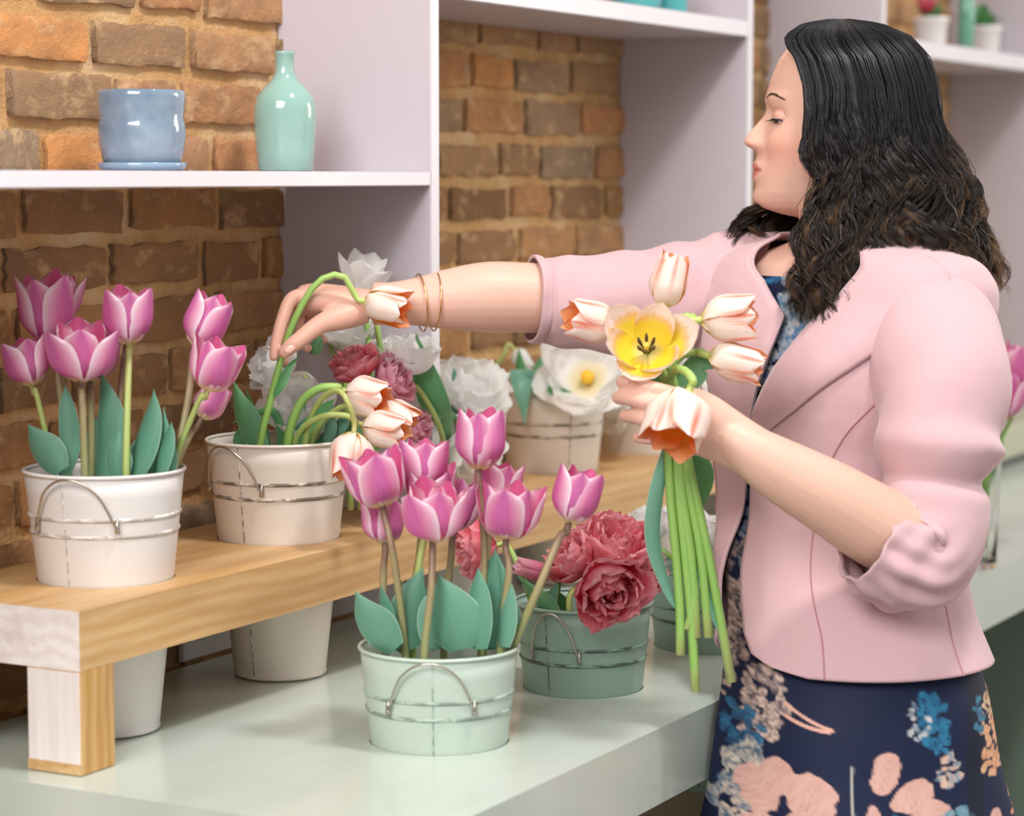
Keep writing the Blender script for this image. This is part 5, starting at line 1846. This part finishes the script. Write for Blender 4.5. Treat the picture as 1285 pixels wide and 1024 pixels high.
def disp_near(t, a):
    g1 = 0.13 * np.exp(-((t - 0.505 - 0.02 * np.cos(a)) / 0.030) ** 2) - 0.13 * np.exp(-((t - 0.575 - 0.02 * np.cos(a)) / 0.022) ** 2)
    g2 = 0.050 * np.sin(30 * t + 3.0 * np.cos(a + 0.6)) * np.exp(-((t - 0.36) / 0.17) ** 2) + 0.02 * np.sin(17 * t - 2 * a)
    k_ = np.clip((t - 0.70) / 0.14, 0, 1)
    pinch = 0.5 + 0.5 * np.cos(a - 2.2)
    gath = 0.10 * k_ * (0.55 * np.sin(a * 8 + 9 * t) + 0.45 * np.sin(a * 13 - 7 * t)) * (1 - 0.7 * np.clip((t - 0.94) / 0.06, 0, 1))
    cross = 0.05 * k_ * np.sin(66 * t + 3 * np.sin(a * 2)) * (0.4 + pinch)
    return 1 + g1 * (1 + 0.5 * np.cos(a * 1.0 + 1)) + g2 + gath + cross


sleeve('sleeve', [(1150, 372, 2.800, .030), (1164, 385, 2.775, .058), (1171, 412, 2.745, .071), (1179, 450, 2.70, .0750), (1180, 505, 2.67, .0725), (1176, 560, 2.65, .0650), (1174, 615, 2.64, .0595), (1168, 664, 2.632, .0600), (1148, 696, 2.622, .0610), (1118, 692, 2.608, .0560), (1086, 676, 2.596, .0485)], 150, 96, disp_near)


def disp_far(t, a):
    g = 0.045 * np.sin(34 * t + 1.5 * np.sin(a)) * np.clip((t - 0.12) * 4, 0, 1) * (1 - 0.5 * t)
    cuff = -0.05 * np.exp(-((t - 0.90) / 0.012) ** 2)
    return 1 + g + cuff + 0.02 * np.sin(a * 5 + 14 * t)


sleeve('sleeve', [(985, 352, 2.950, .060), (945, 358, 2.968, .070), (900, 368, 2.970, .072), (850, 376, 2.962, .069), (790, 382, 2.948, .064), (730, 379, 2.932, .0575), (690, 377, 2.924, .0535), (667, 376, 2.918, .0525)], 120, 72, disp_far)
# armhole seams
for cpx, axis, r in ((P(952, 362, 2.972), P(900, 368, 2.97) - P(985, 352, 2.95), .0715),):
    V, Fq = ring_around(cpx, axis, r, .0016, None, '')
    wl('armhole_seam', V, Fq, M['seam'], jk)

# ---- hair ------------------------------------------------------------------
hr = np.random.RandomState(11)
XF = np.array([(24, 1050), (30, 1014), (45, 992), (58, 994), (72, 1005), (105, 1015), (150, 1018), (190, 1018), (230, 1027), (262, 1026), (300, 1014), (350, 1004), (405, 1008)], float)
XB = np.array([(24, 1062), (30, 1100), (45, 1136), (70, 1160), (105, 1172), (150, 1178), (190, 1198), (225, 1212), (262, 1219), (300, 1234), (340, 1244), (370, 1246), (405, 1240)], float)
XFF = np.array([(24, 1050), (30, 1018), (45, 998), (60, 1008), (90, 1014), (200, 1013), (240, 1000), (262, 958), (290, 938), (330, 946), (405, 960)], float)
HH = np.array([(24, .004), (30, .034), (38, .058), (50, .076), (65, .086), (85, .093), (120, .098), (160, .100), (210, .105), (260, .112), (320, .126), (400, .138)], float)
HHF = np.array([(24, .004), (30, .034), (38, .058), (50, .076), (65, .086), (85, .093), (120, .098), (200, .098), (260, .094), (320, .085), (400, .085)], float)
DC = np.array([(24, 2.895), (150, 2.89), (260, 2.885), (320, 2.872), (400, 2.852)], float)


def hair_pt(s, y, near, inset=0.0):
    """s 0 front .. 1 back, y level; near side towards the camera or far side"""
    xf = np.interp(y, XF[:, 0], XF[:, 1]) if near else np.interp(y, XFF[:, 0], XFF[:, 1])
    xb = np.interp(y, XB[:, 0], XB[:, 1])
    h = (np.interp(y, HH[:, 0], HH[:, 1]) if near else np.interp(y, HHF[:, 0], HHF[:, 1])) - inset
    xm = (xf + xb) / 2; hw = (xb - xf) / 2 - inset * 1050
    c = np.cos(PI * (1 - s))
    k_ = np.clip(1 - np.clip(c, 0, 1) ** 2.6, 0, 1) ** 0.5
    k_ = np.where(c < 0, np.sqrt(np.clip(1 - 0.42 * np.abs(c) ** 2.4, 0, 1)), k_)
    px = xm + hw * c
    dd = np.interp(y, DC[:, 0], DC[:, 1]) + (-1 if near else 1) * h * k_
    return px, dd


def y_end(s, near):
    if near:
        return float(np.interp(s, [0, .15, .30, .38, .48, .62, .8, 1], [388, 392, 402, 372, 318, 312, 338, 366]))
    return float(np.interp(s, [0, .2, .5, 1], [338, 346, 345, 362]))


# dark under-layer that gives the hair its body
for near in (True, False):
    V = []
    ns, nt_ = 46, 60
    for i in range(nt_):
        t_ = i / (nt_ - 1)
        for j in range(ns):
            s = j / (ns - 1)
            y = 25 + (min(y_end(max(s - .07, 0), near), y_end(s, near), y_end(min(s + .07, 1), near)) - 38 - 25) * t_ ** 1.5
            px, dd = hair_pt(s, y, near, 0.009 if t_ > 0.2 else 0.004)
            wv = 5 * np.clip((y - 150) / 150, 0, 1) * math.sin(s * 40 + y * 0.05)
            p = P(px + wv, y, dd)
            V.append((p.x, p.y, p.z))
    cc = np.tile(np.array(hexc('17120f')[:3]), (len(V), 1))
    hb = wl('hair', V, grid_faces(nt_, ns), M['hair'], None, None, True, cc)
    if near: hair_main = hb

strV, strC = [], []
SEG = 34
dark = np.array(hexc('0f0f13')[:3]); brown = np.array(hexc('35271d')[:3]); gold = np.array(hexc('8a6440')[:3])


def strand(pts, r, colr_):
    T, Nn, Bn = frames(pts)
    a = np.array([0, 2.094, 4.189])
    m = len(pts)
    tt = np.linspace(0, 1, m)
    rr_ = r * (1 - 0.9 * tt ** 2.2)
    V = pts[:, None] + rr_[:, None, None] * (np.cos(a)[None, :, None] * Nn[:, None] + np.sin(a)[None, :, None] * Bn[:, None])
    strV.append(V.reshape(-1, 3)); strC.append(np.repeat(colr_, 3, axis=0))


tt = np.linspace(0, 1, SEG)


def lock(s0, near, nst, curl=1.0, inset0=0.0, wide=1.0):
    lam = 98 + 12 * math.sin(s0 * 9) + hr.normal(0, 4)
    phs = s0 * 7.5 + hr.normal(0, 0.75)
    hand_ = 1.0 if near else -1.0
    amp = (13.5 + 2.5 * math.sin(s0 * 23)) * curl * hr.uniform(0.8, 1.2) * (1.0 if not near else min(1.0, 0.55 + 4.0 * s0))
    yend = y_end(s0, near) + hr.normal(0, 9)
    ins = inset0 + hr.uniform(-0.002, 0.008)
    hl = hr.rand()
    drift = hr.normal(0, 0.02)
    tipc = hr.uniform(0.5, 1.6) * hr.choice([-1, 1])
    for q in range(nst):
        s1 = s0 + hr.normal(0, 0.005)
        sp_ = np.clip(hr.normal(0, 0.8, 2), -1.8, 1.8)
        y0 = 24.5 + hr.uniform(0, 3)
        y1 = yend + hr.normal(0, 5)
        y = y0 + (y1 - y0) * tt ** 1.5
        ss = np.clip(s1 + drift * tt, 0.0, 1.0)
        px, dd = hair_pt(ss, y, near, ins)
        g_ = np.clip((y - 110) / 150, 0, 1) ** 1.2
        w1 = 2 * PI * y / lam + phs + sp_[0] * 0.05
        tight = 1 - 0.55 * np.clip((tt - 0.6) / 0.4, 0, 1)
        px = px + amp * g_ * np.sin(w1) + sp_[0] * (1.2 + 2.2 * g_) * tight * wide
        dd = dd + (amp * 0.0006 * g_ * np.sin(2 * w1 + phs)) * hand_ + sp_[1] * (0.0008 + 0.0026 * g_ * tight)
        tc = np.clip((tt - 0.84) / 0.16, 0, 1)
        px = px + tipc * 9 * tc ** 2
        yy = y + 0.0 * g_ - 10 * tc ** 2 * abs(tipc) * 0.5
        pts = np.array([list(P(a, b, c)) for a, b, c in zip(px, yy, dd)])
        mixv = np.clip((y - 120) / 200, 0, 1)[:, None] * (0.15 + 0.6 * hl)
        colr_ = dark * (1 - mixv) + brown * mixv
        gm = np.clip((y - 170) / 140, 0, 1)[:, None] * (0.9 if hl > (0.80 if s0 < 0.8 else 0.45) else 0.06) * (0.25 + 0.5 * hr.rand())  # more gold on back locks: backlit rim put into the strand colour
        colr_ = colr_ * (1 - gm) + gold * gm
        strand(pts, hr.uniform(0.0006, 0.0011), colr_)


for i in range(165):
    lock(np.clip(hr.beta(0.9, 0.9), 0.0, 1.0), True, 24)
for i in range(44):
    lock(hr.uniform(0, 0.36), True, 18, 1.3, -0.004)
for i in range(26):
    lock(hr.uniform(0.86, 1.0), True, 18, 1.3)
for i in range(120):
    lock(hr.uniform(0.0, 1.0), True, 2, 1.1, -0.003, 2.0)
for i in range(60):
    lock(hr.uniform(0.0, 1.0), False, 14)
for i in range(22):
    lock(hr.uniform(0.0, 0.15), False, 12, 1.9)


def ringlet(s0, near, ya, yb, rad, turns, nst):
    ph0 = hr.uniform(0, 6.28)
    for q in range(nst):
        y = ya + (yb - ya) * tt
        px, dd = hair_pt(np.full(SEG, s0), y, near, -0.006)
        gr = np.clip(tt * 3, 0, 1)
        w1 = ph0 + turns * 6.283 * tt ** 1.2 + hr.normal(0, 0.08)
        r_ = rad * (1 + 0.1 * hr.normal()) * gr * (1 - 0.35 * tt)
        px = px + r_ * np.cos(w1) + hr.normal(0, 1.0)
        dd = dd + 0.0007 * r_ * np.sin(w1) + hr.normal(0, .001)
        yy = y + 0.45 * r_ * np.sin(w1)
        pts = np.array([list(P(a, b, c)) for a, b, c in zip(px, yy, dd)])
        m_ = 0.4 + 0.6 * tt[:, None]
        colr_ = dark * (1 - m_) + brown * m_
        strand(pts, hr.uniform(0.0006, 0.0010), colr_)


for i in range(34):
    s0 = hr.uniform(0.0, 0.36)
    ya = hr.uniform(230, 320)
    ringlet(s0, True, ya, min(y_end(s0, True) + hr.uniform(-6, 14), ya + 130), hr.uniform(5, 11), hr.uniform(1.5, 2.8), 8)
for i in range(16):
    ringlet(hr.uniform(0.0, 0.2), False, hr.uniform(258, 285), hr.uniform(320, 346), hr.uniform(6, 11), hr.uniform(1.3, 2.2), 7)
for i in range(22):
    s0 = hr.uniform(0.7, 1.0)
    ringlet(s0, True, hr.uniform(230, 290), y_end(s0, True) + hr.uniform(-8, 8), hr.uniform(5, 10), hr.uniform(1.2, 2.2), 7)
nS = len(strV)
SV = np.concatenate(strV); SCo = np.concatenate(strC)
one = grid_faces(SEG, 3, True)
SF = (one[None] + (np.arange(nS) * SEG * 3)[:, None, None]).reshape(-1, 4)
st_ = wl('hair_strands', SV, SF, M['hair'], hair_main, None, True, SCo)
tag(st_, kind='stuff')
print('strands', nS)
